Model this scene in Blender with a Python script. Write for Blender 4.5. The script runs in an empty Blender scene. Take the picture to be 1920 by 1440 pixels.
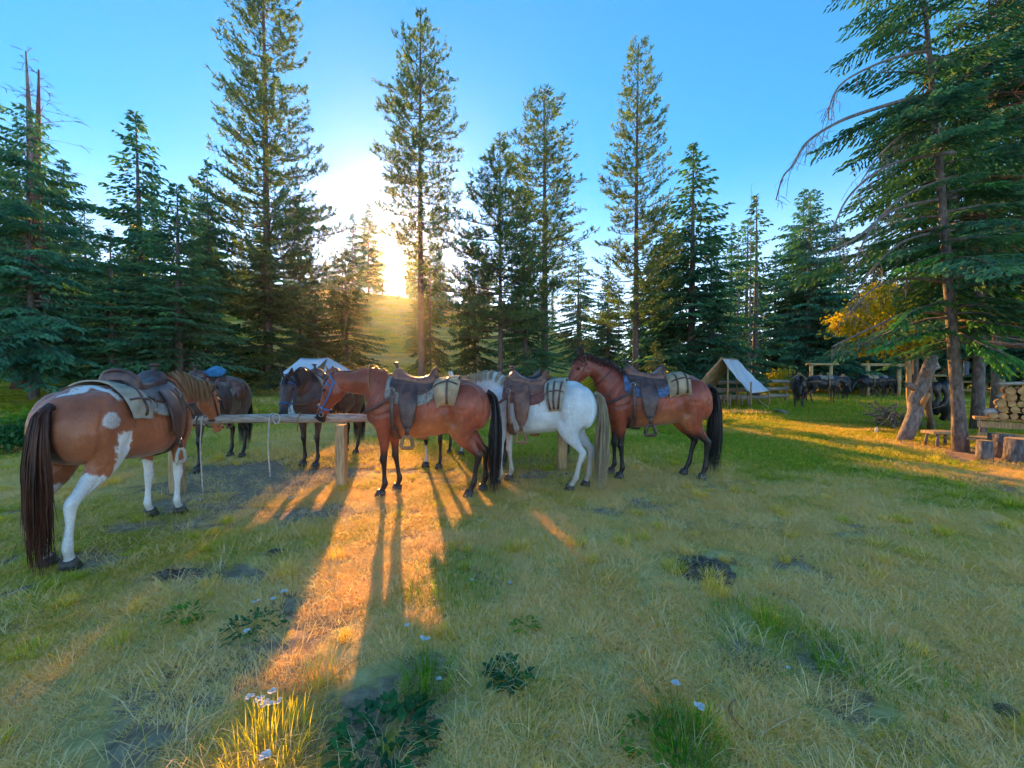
import bpy, bmesh, math, random
import numpy as np
from mathutils import Vector, Matrix, noise as mnoise
from math import sin, cos, pi, radians, sqrt, atan2, exp
random.seed(7); np.random.seed(7)
S = bpy.context.scene
COL = S.collection

# ------------------------------------------------------------------ camera
F_PX = 740.0
CAM_H = 1.5
PITCH = math.atan(17 / F_PX)
cam_d = bpy.data.cameras.new('camera'); cam = bpy.data.objects.new('camera', cam_d); COL.objects.link(cam)
cam.location = (0, 0, CAM_H)
cam.rotation_euler = (pi / 2 - PITCH, 0, 0)
cam_d.sensor_width = 36; cam_d.lens = 36 * F_PX / 1920
cam_d.clip_start = 0.05; cam_d.clip_end = 5000
S.camera = cam

def ray(px, py):
    x = (px - 960) / F_PX; z = (720 - py) / F_PX
    return (x, cos(PITCH) + z * sin(PITCH), z * cos(PITCH) - sin(PITCH))
def P(px, py, Y):                       # world point seen at pixel (1920 px scale) at depth Y
    d = ray(px, py); k = Y / d[1]
    return Vector((d[0] * k, Y, CAM_H + d[2] * k))
def G(px, py):                          # flat ground point seen at a pixel
    d = ray(px, py); k = -CAM_H / d[2]
    return Vector((d[0] * k, d[1] * k, 0))

# ------------------------------------------------------------------ sky and sun
SUN_EL = radians(13.9); SUN_AZ = math.atan2(-220, 740)     # azimuth from +Y, negative to the left
SDIR = Vector((sin(SUN_AZ) * cos(SUN_EL), cos(SUN_AZ) * cos(SUN_EL), sin(SUN_EL)))
W = bpy.data.worlds.new('World'); S.world = W; W.use_nodes = True
nt = W.node_tree; nt.nodes.clear()
def N(nt, t, **kw):
    n = nt.nodes.new(t)
    for k, v in kw.items(): setattr(n, k, v)
    return n
L = nt.links.new
sky = N(nt, 'ShaderNodeTexSky', sky_type='NISHITA'); sky.sun_disc = False
sky.sun_elevation = SUN_EL; sky.sun_rotation = SUN_AZ
sky.altitude = 1800; sky.air_density = 1.0; sky.dust_density = 0.25; sky.ozone_density = 3.5
hs = N(nt, 'ShaderNodeHueSaturation'); hs.inputs['Saturation'].default_value = 1.12; hs.inputs['Value'].default_value = 1.0
hs.inputs['Hue'].default_value = 0.49
L(sky.outputs[0], hs.inputs['Color'])
bg = N(nt, 'ShaderNodeBackground'); bg.inputs['Strength'].default_value = 0.050
# azure overhead, pale horizon haze; its warm band strengthened to lift ambient light
geo_w = N(nt, 'ShaderNodeTexCoord'); sx = N(nt, 'ShaderNodeSeparateXYZ'); nw = N(nt, 'ShaderNodeVectorMath', operation='NORMALIZE')
L(geo_w.outputs['Generated'], nw.inputs[0]); L(nw.outputs[0], sx.inputs[0])
tint = N(nt, 'ShaderNodeVectorMath', operation='MULTIPLY'); tint.inputs[1].default_value = (.42, .80, .98); L(hs.outputs[0], tint.inputs[0])
L(tint.outputs[0], bg.inputs['Color'])
el = N(nt, 'ShaderNodeMapRange'); el.inputs['From Min'].default_value = .46; el.inputs['From Max'].default_value = 0.0; el.inputs['To Min'].default_value = 0; el.inputs['To Max'].default_value = 1; L(sx.outputs['Z'], el.inputs['Value'])
ep = N(nt, 'ShaderNodeMath', operation='POWER'); ep.inputs[1].default_value = 2.2; L(el.outputs[0], ep.inputs[0])
es = N(nt, 'ShaderNodeMath', operation='MULTIPLY'); es.inputs[1].default_value = .38; L(ep.outputs[0], es.inputs[0])
hz = N(nt, 'ShaderNodeBackground'); hz.inputs['Color'].default_value = (1, .70, .44, 1); L(es.outputs[0], hz.inputs['Strength'])
bh0 = N(nt, 'ShaderNodeAddShader'); L(bg.outputs[0], bh0.inputs[0]); L(hz.outputs[0], bh0.inputs[1])
sky_fill = N(nt, 'ShaderNodeBackground'); sky_fill.inputs['Color'].default_value = (.006, .019, .023, 1)      # even glow added over the whole sky to lift the ambient light
bh = N(nt, 'ShaderNodeAddShader'); L(bh0.outputs[0], bh.inputs[0]); L(sky_fill.outputs[0], bh.inputs[1])
# the bright aureole of hazy air about the sun
tc = N(nt, 'ShaderNodeTexCoord'); dp = N(nt, 'ShaderNodeVectorMath', operation='DOT_PRODUCT')
nrm = N(nt, 'ShaderNodeVectorMath', operation='NORMALIZE')
L(tc.outputs['Generated'], nrm.inputs[0]); L(nrm.outputs[0], dp.inputs[0]); dp.inputs[1].default_value = SDIR
def power_lobe(exponent, colour, strength):
    mx = N(nt, 'ShaderNodeMath', operation='MAXIMUM'); mx.inputs[1].default_value = 0.0; L(dp.outputs['Value'], mx.inputs[0])
    pw = N(nt, 'ShaderNodeMath', operation='POWER'); pw.inputs[1].default_value = exponent; L(mx.outputs[0], pw.inputs[0])
    ml = N(nt, 'ShaderNodeMath', operation='MULTIPLY'); ml.inputs[1].default_value = strength; L(pw.outputs[0], ml.inputs[0])
    b = N(nt, 'ShaderNodeBackground'); b.inputs['Color'].default_value = (*colour, 1); L(ml.outputs[0], b.inputs['Strength'])
    return b
cur = bh
for e, c, s in ((40, (1.0, .84, .60), .09), (220, (1, .62, .26), .24), (2200, (1, .50, .1), 2.0), (14000, (1, .75, .35), 40)):
    a = N(nt, 'ShaderNodeAddShader'); L(cur.outputs[0], a.inputs[0]); L(power_lobe(e, c, s).outputs[0], a.inputs[1]); cur = a
wo = N(nt, 'ShaderNodeOutputWorld'); L(cur.outputs[0], wo.inputs['Surface'])
W.cycles.sampling_method = 'MANUAL'; W.cycles.sample_map_resolution = 1024

sd = bpy.data.lights.new('sun', 'SUN'); sd.energy = 2.1; sd.angle = radians(0.5); sd.color = (1.0, .50, .13)
so = bpy.data.objects.new('sun', sd); COL.objects.link(so); so.location = SDIR * 50
so.rotation_euler = SDIR.to_track_quat('Z', 'Y').to_euler()

S.view_settings.view_transform = 'Standard'; S.view_settings.look = 'None'
S.view_settings.exposure = 2.85; S.view_settings.gamma = 1.0; S.view_settings.use_curve_mapping = False
S.render.engine = 'CYCLES'
S.cycles.use_denoising = True; S.cycles.max_bounces = 9; S.cycles.diffuse_bounces = 6; S.cycles.glossy_bounces = 2
S.cycles.transmission_bounces = 6; S.cycles.transparent_max_bounces = 4; S.cycles.sample_clamp_indirect = 6
S.cycles.caustics_reflective = False; S.cycles.caustics_refractive = False

# ------------------------------------------------------------------ helpers
def tag(o, label=None, cat=None, group=None, kind=None):
    if label: o['label'] = label
    if cat: o['category'] = cat
    if group: o['group'] = group
    if kind: o['kind'] = kind
    return o
def empty(name, loc=(0, 0, 0), rz=0.0, label=None, cat=None, group=None):
    o = bpy.data.objects.new(name, None); COL.objects.link(o); o.location = loc; o.rotation_euler = (0, 0, rz)
    o.empty_display_size = .2
    return tag(o, label, cat, group)
def mesh_np(name, V, faces, smooth=True):
    """V (n,3) array; faces: list of arrays (m,3) or (m,4)"""
    me = bpy.data.meshes.new(name)
    V = np.asarray(V, dtype=np.float32)
    faces = [np.asarray(f, dtype=np.int32) for f in faces if len(f)]
    nl = sum(f.size for f in faces); nf = sum(len(f) for f in faces)
    me.vertices.add(len(V)); me.vertices.foreach_set('co', V.ravel())
    me.loops.add(nl); me.polygons.add(nf)
    me.loops.foreach_set('vertex_index', np.concatenate([f.ravel() for f in faces]))
    tot = np.concatenate([np.full(len(f), f.shape[1], dtype=np.int32) for f in faces])
    st = np.concatenate([[0], np.cumsum(tot)[:-1]]).astype(np.int32)
    me.polygons.foreach_set('loop_start', st); me.polygons.foreach_set('loop_total', tot)
    me.polygons.foreach_set('use_smooth', np.full(nf, smooth, dtype=bool))
    me.update(calc_edges=True)
    return me
def link(name, me, mat=None, parent=None, loc=None):
    o = bpy.data.objects.new(name, me); COL.objects.link(o)
    if mat is not None:
        me.materials.clear()
        for m in (mat if isinstance(mat, (list, tuple)) else [mat]): me.materials.append(m)
    if parent is not None: o.parent = parent
    if loc is not None: o.location = loc
    return o
def fattr(me, name, vals):
    a = me.attributes.new(name, 'FLOAT', 'POINT'); a.data.foreach_set('value', np.asarray(vals, dtype=np.float32))
def cattr(me, name, cols):
    a = me.attributes.new(name, 'FLOAT_COLOR', 'POINT')
    c = np.ones((len(cols), 4), dtype=np.float32); c[:, :3] = cols; a.data.foreach_set('color', c.ravel())

class MB:
    """collects shapes into one mesh"""
    def __init__(s): s.v = []; s.q = []; s.t = []; s.n = 0
    def add(s, V, Q=None, T=None):
        V = np.asarray(V, dtype=float).reshape(-1, 3)
        if Q is not None and len(Q): s.q.append(np.asarray(Q) + s.n)
        if T is not None and len(T): s.t.append(np.asarray(T) + s.n)
        s.v.append(V); s.n += len(V)
    def grid(s, Pts, close_u=False, close_v=False, cap=False):
        """Pts (nu,nv,3)"""
        Pts = np.asarray(Pts, dtype=float); nu, nv = Pts.shape[:2]
        idx = np.arange(nu * nv).reshape(nu, nv)
        iu = np.arange(nu if close_u else nu - 1); jv = np.arange(nv if close_v else nv - 1)
        a = idx[np.ix_(iu, jv)]; b = idx[np.ix_((iu + 1) % nu, jv)]
        c = idx[np.ix_((iu + 1) % nu, (jv + 1) % nv)]; d = idx[np.ix_(iu, (jv + 1) % nv)]
        Q = np.stack([a, b, c, d], -1).reshape(-1, 4)
        V = Pts.reshape(-1, 3); T = []
        if cap:                                    # cap both ends in u (rings in v)
            V = np.vstack([V, Pts[0].mean(0), Pts[-1].mean(0)])
            for j in range(nv):
                T.append((idx[0, j], idx[0, (j + 1) % nv], nu * nv))
                T.append((idx[-1, (j + 1) % nv], idx[-1, j], nu * nv + 1))
        s.add(V, Q, T)
    def tube(s, pts, rad, n=6, cap=True, flat=1.0, side=None):
        pts = [Vector(p) for p in pts]; m = len(pts)
        if not hasattr(rad, '__len__'): rad = [rad] * m
        rings = []
        ref = Vector(side) if side is not None else None
        prev = None
        for i, p in enumerate(pts):
            t = (pts[min(i + 1, m - 1)] - pts[max(i - 1, 0)])
            if t.length < 1e-9: t = Vector((0, 0, 1))
            t.normalize()
            if ref is not None: u = ref - t * ref.dot(t)
            elif prev is not None: u = prev - t * prev.dot(t)
            else:
                u = Vector((0, 0, 1)).cross(t)
                if u.length < .1: u = Vector((1, 0, 0)).cross(t)
            if u.length < 1e-6: u = t.orthogonal()
            u.normalize(); w = t.cross(u); prev = u
            r = rad[i]; ra, rb = (r if hasattr(r, '__len__') else (r, r * flat))
            rings.append([p + u * (ra * cos(2 * pi * k / n)) + w * (rb * sin(2 * pi * k / n)) for k in range(n)])
        s.grid(np.array([[tuple(q) for q in r] for r in rings]), close_v=True, cap=cap)
    def box(s, c, d, rot=None, jit=0):
        c = Vector(c); hx, hy, hz = d[0] / 2, d[1] / 2, d[2] / 2
        V = []
        for x, y, z in ((-1, -1, -1), (1, -1, -1), (1, 1, -1), (-1, 1, -1), (-1, -1, 1), (1, -1, 1), (1, 1, 1), (-1, 1, 1)):
            v = Vector((x * hx, y * hy, z * hz))
            if jit: v += Vector([random.uniform(-jit, jit) for _ in range(3)])
            if rot is not None: v = rot @ v
            V.append(tuple(c + v))
        s.add(V, [(0, 3, 2, 1), (4, 5, 6, 7), (0, 1, 5, 4), (1, 2, 6, 5), (2, 3, 7, 6), (3, 0, 4, 7)])
    def ell(s, c, r, nu=10, nv=14, rot=None):
        c = Vector(c); rings = []
        for i in range(1, nu):
            th = pi * i / nu
            ring = []
            for j in range(nv):
                ph = 2 * pi * j / nv
                v = Vector((r[0] * sin(th) * cos(ph), r[1] * sin(th) * sin(ph), r[2] * cos(th)))
                if rot is not None: v = rot @ v
                ring.append(tuple(c + v))
            rings.append(ring)
        s.grid(np.array(rings), close_v=True, cap=True)
    def mesh(s, name, smooth=True):
        fs = []
        if s.q: fs.append(np.concatenate(s.q))
        if s.t: fs.append(np.concatenate(s.t))
        return mesh_np(name, np.concatenate(s.v), fs, smooth)
    def build(s, name, mat=None, parent=None, smooth=True, loc=None):
        return link(name, s.mesh(name, smooth), mat, parent, loc)

# value-noise on arrays, used for masks that both the turf and the grass follow
_rs = np.random.RandomState(3); _tab = _rs.rand(256, 256)
def vnoise(x, y, f=1.0, seed=0):
    x = np.asarray(x) * f + seed * 17.31; y = np.asarray(y) * f + seed * 9.77
    xi = np.floor(x).astype(int); yi = np.floor(y).astype(int); fx = x - xi; fy = y - yi
    fx = fx * fx * (3 - 2 * fx); fy = fy * fy * (3 - 2 * fy)
    t = lambda a, b: _tab[a % 256, b % 256]
    return (t(xi, yi) * (1 - fx) + t(xi + 1, yi) * fx) * (1 - fy) + (t(xi, yi + 1) * (1 - fx) + t(xi + 1, yi + 1) * fx) * fy
def fbm(x, y, f=1.0, seed=0, o=4):
    s = 0; a = .5
    for k in range(o): s = s + a * vnoise(x, y, f * 2 ** k, seed + k * 3); a *= .5
    return s / (1 - .5 ** o)
def smooth(x, a, b):
    t = np.clip((np.asarray(x, dtype=float) - a) / (b - a), 0, 1); return t * t * (3 - 2 * t)

# ------------------------------------------------------------------ materials
def new_mat(name):
    m = bpy.data.materials.new(name); m.use_nodes = True; m.node_tree.nodes.clear(); return m
def pmat(name, c1, c2=None, scale=8.0, rough=.8, bump=0.0, bscale=None, stretch=None, spec=.3, metal=0.0, detail=4, coord='Object', sheen=0, c3=None):
    """principled with two or three noise-mixed colours and bump"""
    m = new_mat(name); nt = m.node_tree; L = nt.links.new
    out = N(nt, 'ShaderNodeOutputMaterial'); b = N(nt, 'ShaderNodeBsdfPrincipled'); L(b.outputs[0], out.inputs[0])
    b.inputs['Roughness'].default_value = rough; b.inputs['Metallic'].default_value = metal
    b.inputs['Specular IOR Level'].default_value = spec
    if sheen: b.inputs['Sheen Weight'].default_value = sheen
    c2 = c2 or tuple(v * .6 for v in c1)
    tc = N(nt, 'ShaderNodeTexCoord'); mp = N(nt, 'ShaderNodeMapping'); L(tc.outputs[coord], mp.inputs[0])
    if stretch: mp.inputs['Scale'].default_value = stretch
    no = N(nt, 'ShaderNodeTexNoise'); no.inputs['Scale'].default_value = scale; no.inputs['Detail'].default_value = detail
    L(mp.outputs[0], no.inputs[0])
    cr = N(nt, 'ShaderNodeValToRGB'); L(no.outputs['Fac'], cr.inputs[0])
    cr.color_ramp.elements[0].position = .35; cr.color_ramp.elements[0].color = (*c2, 1)
    cr.color_ramp.elements[1].position = .65; cr.color_ramp.elements[1].color = (*c1, 1)
    if c3:
        e = cr.color_ramp.elements.new(.5); e.color = (*c3, 1)
    L(cr.outputs[0], b.inputs['Base Color'])
    if bump:
        n2 = N(nt, 'ShaderNodeTexNoise'); n2.inputs['Scale'].default_value = bscale or scale * 3; n2.inputs['Detail'].default_value = 5
        L(mp.outputs[0], n2.inputs[0]); bp = N(nt, 'ShaderNodeBump'); bp.inputs['Strength'].default_value = 1; bp.inputs['Distance'].default_value = bump
        L(n2.outputs['Fac'], bp.inputs['Height']); L(bp.outputs[0], b.inputs['Normal'])
    return m
def coat_mat(name, gloss=.36):
    """horse coat: colour from the body's own markings, fine hair grain"""
    m = new_mat(name); nt = m.node_tree; L = nt.links.new
    out = N(nt, 'ShaderNodeOutputMaterial'); b = N(nt, 'ShaderNodeBsdfPrincipled'); L(b.outputs[0], out.inputs[0])
    at = N(nt, 'ShaderNodeAttribute', attribute_name='coat')
    tc = N(nt, 'ShaderNodeTexCoord'); mp = N(nt, 'ShaderNodeMapping'); L(tc.outputs['Object'], mp.inputs[0]); mp.inputs['Scale'].default_value = (14, 30, 5)
    no = N(nt, 'ShaderNodeTexNoise'); no.inputs['Scale'].default_value = 9; no.inputs['Detail'].default_value = 6; L(mp.outputs[0], no.inputs[0])
    n2 = N(nt, 'ShaderNodeTexNoise'); n2.inputs['Scale'].default_value = 4.0; n2.inputs['Detail'].default_value = 5; L(tc.outputs['Object'], n2.inputs[0])
    ad = N(nt, 'ShaderNodeMath', operation='ADD'); L(no.outputs['Fac'], ad.inputs[0]); L(n2.outputs['Fac'], ad.inputs[1])
    mr = N(nt, 'ShaderNodeMapRange'); mr.inputs['From Min'].default_value = .6; mr.inputs['From Max'].default_value = 1.4; mr.inputs['To Min'].default_value = .55; mr.inputs['To Max'].default_value = 1.4
    L(ad.outputs[0], mr.inputs['Value'])
    mx = N(nt, 'ShaderNodeVectorMath', operation='SCALE'); L(at.outputs['Color'], mx.inputs[0]); L(mr.outputs[0], mx.inputs['Scale'])
    L(mx.outputs[0], b.inputs['Base Color'])
    b.inputs['Roughness'].default_value = gloss; b.inputs['Specular IOR Level'].default_value = .35
    b.inputs['Sheen Weight'].default_value = .15; b.inputs['Sheen Roughness'].default_value = .4
    bp = N(nt, 'ShaderNodeBump'); bp.inputs['Strength'].default_value = .35; bp.inputs['Distance'].default_value = .004
    L(no.outputs['Fac'], bp.inputs['Height']); L(bp.outputs[0], b.inputs['Normal'])
    return m
def leafy(name, c1, c2, scale=.8, trans=.35, tint=(1, 1, 1), attr=None, c3=None, rough=.6):
    """foliage: diffuse plus light coming through"""
    m = new_mat(name); nt = m.node_tree; L = nt.links.new
    out = N(nt, 'ShaderNodeOutputMaterial')
    geo = N(nt, 'ShaderNodeNewGeometry'); no = N(nt, 'ShaderNodeTexNoise'); no.inputs['Scale'].default_value = scale; no.inputs['Detail'].default_value = 6; no.inputs['Roughness'].default_value = .7
    L(geo.outputs['Position'], no.inputs[0])
    cr = N(nt, 'ShaderNodeValToRGB'); L(no.outputs['Fac'], cr.inputs[0])
    cr.color_ramp.elements[0].position = .38; cr.color_ramp.elements[0].color = (*c2, 1)
    cr.color_ramp.elements[1].position = .62; cr.color_ramp.elements[1].color = (*c1, 1)
    if c3:
        e = cr.color_ramp.elements.new(.5); e.color = (*c3, 1)
    b = N(nt, 'ShaderNodeBsdfPrincipled'); b.inputs['Roughness'].default_value = rough; b.inputs['Specular IOR Level'].default_value = .25
    L(cr.outputs[0], b.inputs['Base Color'])
    tr = N(nt, 'ShaderNodeBsdfTranslucent')
    mu = N(nt, 'ShaderNodeVectorMath', operation='MULTIPLY'); mu.inputs[1].default_value = (1.9 * tint[0], 1.8 * tint[1], .9 * tint[2]); L(cr.outputs[0], mu.inputs[0]); L(mu.outputs[0], tr.inputs[0])
    ms = N(nt, 'ShaderNodeMixShader'); ms.inputs[0].default_value = trans
    L(b.outputs[0], ms.inputs[1]); L(tr.outputs[0], ms.inputs[2]); L(ms.outputs[0], out.inputs[0])
    return m
M = {}
M['coat'] = coat_mat('horse_coat'); M['coat_far'] = coat_mat('dark_coat', .5)
M['hair_black'] = pmat('black_horsehair', (.018, .016, .02), (.007, .006, .009), scale=40, rough=.45, stretch=(1, 1, .1), spec=.5)
M['hair_red'] = pmat('chestnut_horsehair', (.11, .035, .018), (.035, .013, .009), scale=30, rough=.5, stretch=(1, 1, .1), spec=.4)
M['hair_flaxen'] = pmat('flaxen_horsehair', (.42, .24, .11), (.2, .1, .045), scale=30, rough=.5, stretch=(1, 1, .1))
M['hair_cream'] = pmat('cream_horsehair', (.44, .34, .22), (.26, .185, .115), scale=30, rough=.5, stretch=(1, 1, .1))
M['hoof'] = pmat('hoof_horn', (.10, .085, .075), (.04, .035, .03), scale=20, rough=.5)
M['eye'] = pmat('dark_eye', (.008, .006, .005), rough=.08, spec=.6)
M['leather_brown'] = pmat('brown_leather', (.24, .095, .06), (.11, .045, .032), scale=14, rough=.38, bump=.003, bscale=60, spec=.5)
M['leather_dark'] = pmat('dark_leather', (.12, .055, .045), (.05, .026, .024), scale=14, rough=.36, bump=.003, bscale=60, spec=.5)
M['leather_black'] = pmat('black_leather', (.02, .018, .02), (.01, .009, .01), scale=14, rough=.35, spec=.5)
M['leather_tan'] = pmat('tan_leather', (.34, .19, .09), (.2, .1, .05), scale=12, rough=.5, bump=.003)
M['canvas_tan'] = pmat('tan_canvas', (.50, .36, .22), (.32, .22, .14), scale=9, rough=.9, bump=.005, bscale=30)
M['canvas_olive'] = pmat('olive_canvas', (.33, .3, .2), (.22, .19, .125), scale=9, rough=.9, bump=.004, bscale=30)
M['felt_blue'] = pmat('blue_woven_blanket', (.12, .2, .36), (.05, .085, .18), scale=22, rough=.95, bump=.003, sheen=.3)
M['felt_teal'] = pmat('blue_cloth', (.07, .25, .42), (.035, .13, .24), scale=22, rough=.9, bump=.003)
M['felt_grey'] = pmat('grey_wool_pad', (.32, .3, .27), (.17, .16, .15), scale=30, rough=.95, bump=.003, sheen=.3)
M['steel'] = pmat('dull_steel', (.5, .5, .5), (.3, .3, .3), rough=.3, metal=1.0)
M['rope_white'] = pmat('pale_rope', (.62, .58, .5), (.4, .36, .3), scale=60, rough=.9)
M['nylon_blue'] = pmat('blue_nylon', (.04, .2, .5), (.025, .12, .32), rough=.6)
M['log'] = pmat('weathered_log', (.52, .44, .38), (.27, .21, .18), scale=6, rough=.85, stretch=(1, 8, 8), bump=.012, bscale=5, c3=(.40, .32, .27))
M['post'] = pmat('sawn_post_wood', (.56, .38, .19), (.30, .20, .11), scale=5, rough=.85, stretch=(9, 9, 1), bump=.006, bscale=6, c3=(.44, .29, .15))
M['bark_pine'] = pmat('pine_bark', (.21, .145, .115), (.09, .062, .055), scale=5, rough=.95, stretch=(3, 3, 1), bump=.03, bscale=9, c3=(.15, .1, .08))
M['bark_grey'] = pmat('grey_spruce_bark', (.24, .2, .18), (.1, .08, .075), scale=6, rough=.95, stretch=(3, 3, 1.2), bump=.03, bscale=10, c3=(.16, .13, .12))
M['bark_dead'] = pmat('dead_grey_wood', (.30, .25, .23), (.14, .11, .1), scale=6, rough=.95, stretch=(4, 4, 1), bump=.01)
M['twig_red'] = pmat('red_brown_twig', (.24, .1, .075), (.12, .055, .045), scale=3, rough=.95)
M['spruce'] = leafy('spruce_needles', (.13, .31, .14), (.03, .10, .06), scale=1.3, trans=.3, c3=(.07, .20, .10))
M['spruce_blue'] = leafy('blue_green_needles', (.13, .34, .20), (.03, .12, .08), scale=1.1, trans=.3, c3=(.07, .22, .13))
M['spruce_warm'] = leafy('olive_spruce_needles', (.15, .21, .06), (.035, .075, .035), scale=1.1, trans=.4, c3=(.08, .135, .05))
M['pine'] = leafy('pine_needles', (.17, .26, .09), (.045, .10, .05), scale=1.6, trans=.4, c3=(.10, .18, .07))
M['sunlit_leaf'] = leafy('sunlit_yellow_leaves', (.62, .48, .03), (.2, .22, .02), scale=2.5, trans=.45, c3=(.42, .37, .025))  # yellow of sunlit foliage, put into the leaf colour
M['red_needle'] = leafy('dead_red_needles', (.22, .09, .05), (.09, .045, .035), scale=1.3, trans=.3)
M['canvas_grey'] = pmat('greyed_canvas', (.46, .40, .31), (.28, .24, .19), scale=7, rough=.9, bump=.006, bscale=26)
M['fir_green'] = leafy('fresh_green_needles', (.16, .42, .10), (.04, .16, .06), scale=1.6, trans=.35, c3=(.09, .28, .08))
M['green_leaf'] = leafy('dark_green_leaves', (.05, .2, .045), (.015, .08, .03), scale=9, trans=.3, c3=(.03, .13, .035), rough=.35)
M['bright_leaf'] = leafy('bright_green_leaves', (.17, .33, .03), (.07, .17, .02), scale=7, trans=.4)
M['petal'] = leafy('white_petals', (.8, .8, .82), (.66, .66, .7), scale=30, trans=.3, tint=(.55, .55, 1))
M['straw'] = pmat('dry_straw', (.55, .42, .25), (.34, .24, .13), scale=10, rough=.9)
M['felt_maroon'] = pmat('maroon_blanket', (.24, .09, .08), (.12, .045, .045), scale=22, rough=.95, bump=.003, sheen=.3)
M['sunlit_log'] = pmat('sunlit_corral_log', (.75, .46, .2), (.5, .3, .14), scale=6, rough=.8, bump=.004)  # corral wood, brightened in colour to look sunlit
M['soil'] = pmat('dark_manure', (.22, .135, .10), (.08, .05, .04), scale=18, rough=.98, bump=.02, bscale=30)
# ================================================================== HORSES
# torso stations: x, top z, bottom z, half width
TORSO = np.array([
    (-.80, 1.17, 1.02, .05), (-.765, 1.27, .93, .15), (-.69, 1.37, .84, .225), (-.56, 1.445, .80, .275), (-.42, 1.478, .79, .292),
    (-.28, 1.468, .785, .290), (-.12, 1.435, .755, .300), (.04, 1.418, .73, .310), (.20, 1.43, .715, .298), (.34, 1.468, .72, .264),
    (.46, 1.475, .75, .235), (.57, 1.43, .81, .22), (.67, 1.33, .88, .19), (.745, 1.22, .96, .13), (.78, 1.14, 1.04, .06)])
def torso_at(x):
    return tuple(np.interp(x, TORSO[:, 0], TORSO[:, k]) for k in (1, 2, 3))
def torso_pt(x, a, off=0.0, spine=None):
    """a: angle from the spine, radians, + is the left (y+) side"""
    t, b, w = torso_at(x)
    # egg: widest a little below the middle
    zc = b + (t - b) * .46
    hz = (t - zc) if cos(a) > 0 else (zc - b)
    e = .92
    s, c = sin(a), cos(a)
    y = w * np.sign(s) * abs(s) ** e; z = zc + hz * np.sign(c) * abs(c) ** e
    d = Vector((0, s / max(w, .05), c / max(hz, .05))).normalized()
    return Vector((x, y, z)) + d * off
def catmull(pts, n=4):
    pts = [Vector(p) for p in pts]; out = []
    for i in range(len(pts) - 1):
        p0, p1, p2, p3 = pts[max(i - 1, 0)], pts[i], pts[i + 1], pts[min(i + 2, len(pts) - 1)]
        for k in range(n):
            t = k / n
            out.append(.5 * ((2 * p1) + (p2 - p0) * t + (2 * p0 - 5 * p1 + 4 * p2 - p3) * t * t + (3 * p1 - p0 - 3 * p2 + p3) * t ** 3))
    out.append(pts[-1]); return out
def interp_list(vals, n=4):
    vals = [Vector((*v, 0)) for v in vals]
    return [(max(p.x, .004), max(p.y, .004)) for p in catmull(vals, n)]

class Pose:
    """neck and head frame of one horse (local: +X forward, +Y left)"""
    def __init__(s, poll=(1.16, 0, 1.52), pitch=62, yaw=0, nyaw=0, legs=None):
        s.poll = Vector(poll)
        s.pitch = radians(pitch); s.yaw = radians(yaw)
        s.hd = Vector((cos(s.pitch) * cos(s.yaw), cos(s.pitch) * sin(s.yaw), -sin(s.pitch)))     # poll to muzzle
        s.side = Vector((-sin(s.yaw), cos(s.yaw), 0))                                          # left
        s.up = s.side.cross(s.hd) * -1                                                          # forehead normal
        if s.up.dot(Vector((cos(s.yaw), sin(s.yaw), 1))) < 0: s.up = -s.up
        s.legs = legs or {}
    # head profile: distance along the head, centre offset (towards forehead), half depth, half width
    HEAD = [(-.045, -.01, .045, .04), (0, -.012, .085, .066), (.07, -.034, .128, .088), (.15, -.045, .142, .097), (.24, -.04, .125, .087),
            (.33, -.022, .093, .066), (.42, -.012, .072, .055), (.49, -.012, .066, .056), (.545, -.016, .060, .054), (.585, -.02, .042, .04)]
    def hp(s, d, up=0.0, side=0.0): return s.poll + s.hd * d + s.up * up + s.side * side
    def hsec(s, d):
        H = np.array(s.HEAD); return tuple(np.interp(d, H[:, 0], H[:, k]) for k in (1, 2, 3))
    def loop(s, d, off=.006, n=18, tilt=0.0):
        c, a, b = s.hsec(d)
        return [s.hp(d + tilt * cos(2 * pi * k / n), c + (a + off) * cos(2 * pi * k / n), (b + off) * sin(2 * pi * k / n)) for k in range(n + 1)]
    def neck(s):
        B = Vector((.50, 0, 1.205)); T = s.hp(.02, -.03)
        d = T - B
        up = Vector((0, 0, 1))
        c1 = B + Vector((.20, d.y * .12, .06 + .10 * (d.z > 0) + d.z * .22)); c2 = B + d * .68 + up * (.055 if d.z > -.2 else .02)
        pts = [B - Vector((.16, 0, .05)), B, c1, c2, T, s.hp(.09, -.04)]
        rads = [(.16, .25), (.165, .262), (.125, .205), (.085, .142), (.072, .11), (.07, .10)]
        return catmull(pts, 5), [(b, a) for b, a in interp_list(rads, 5)]

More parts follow.
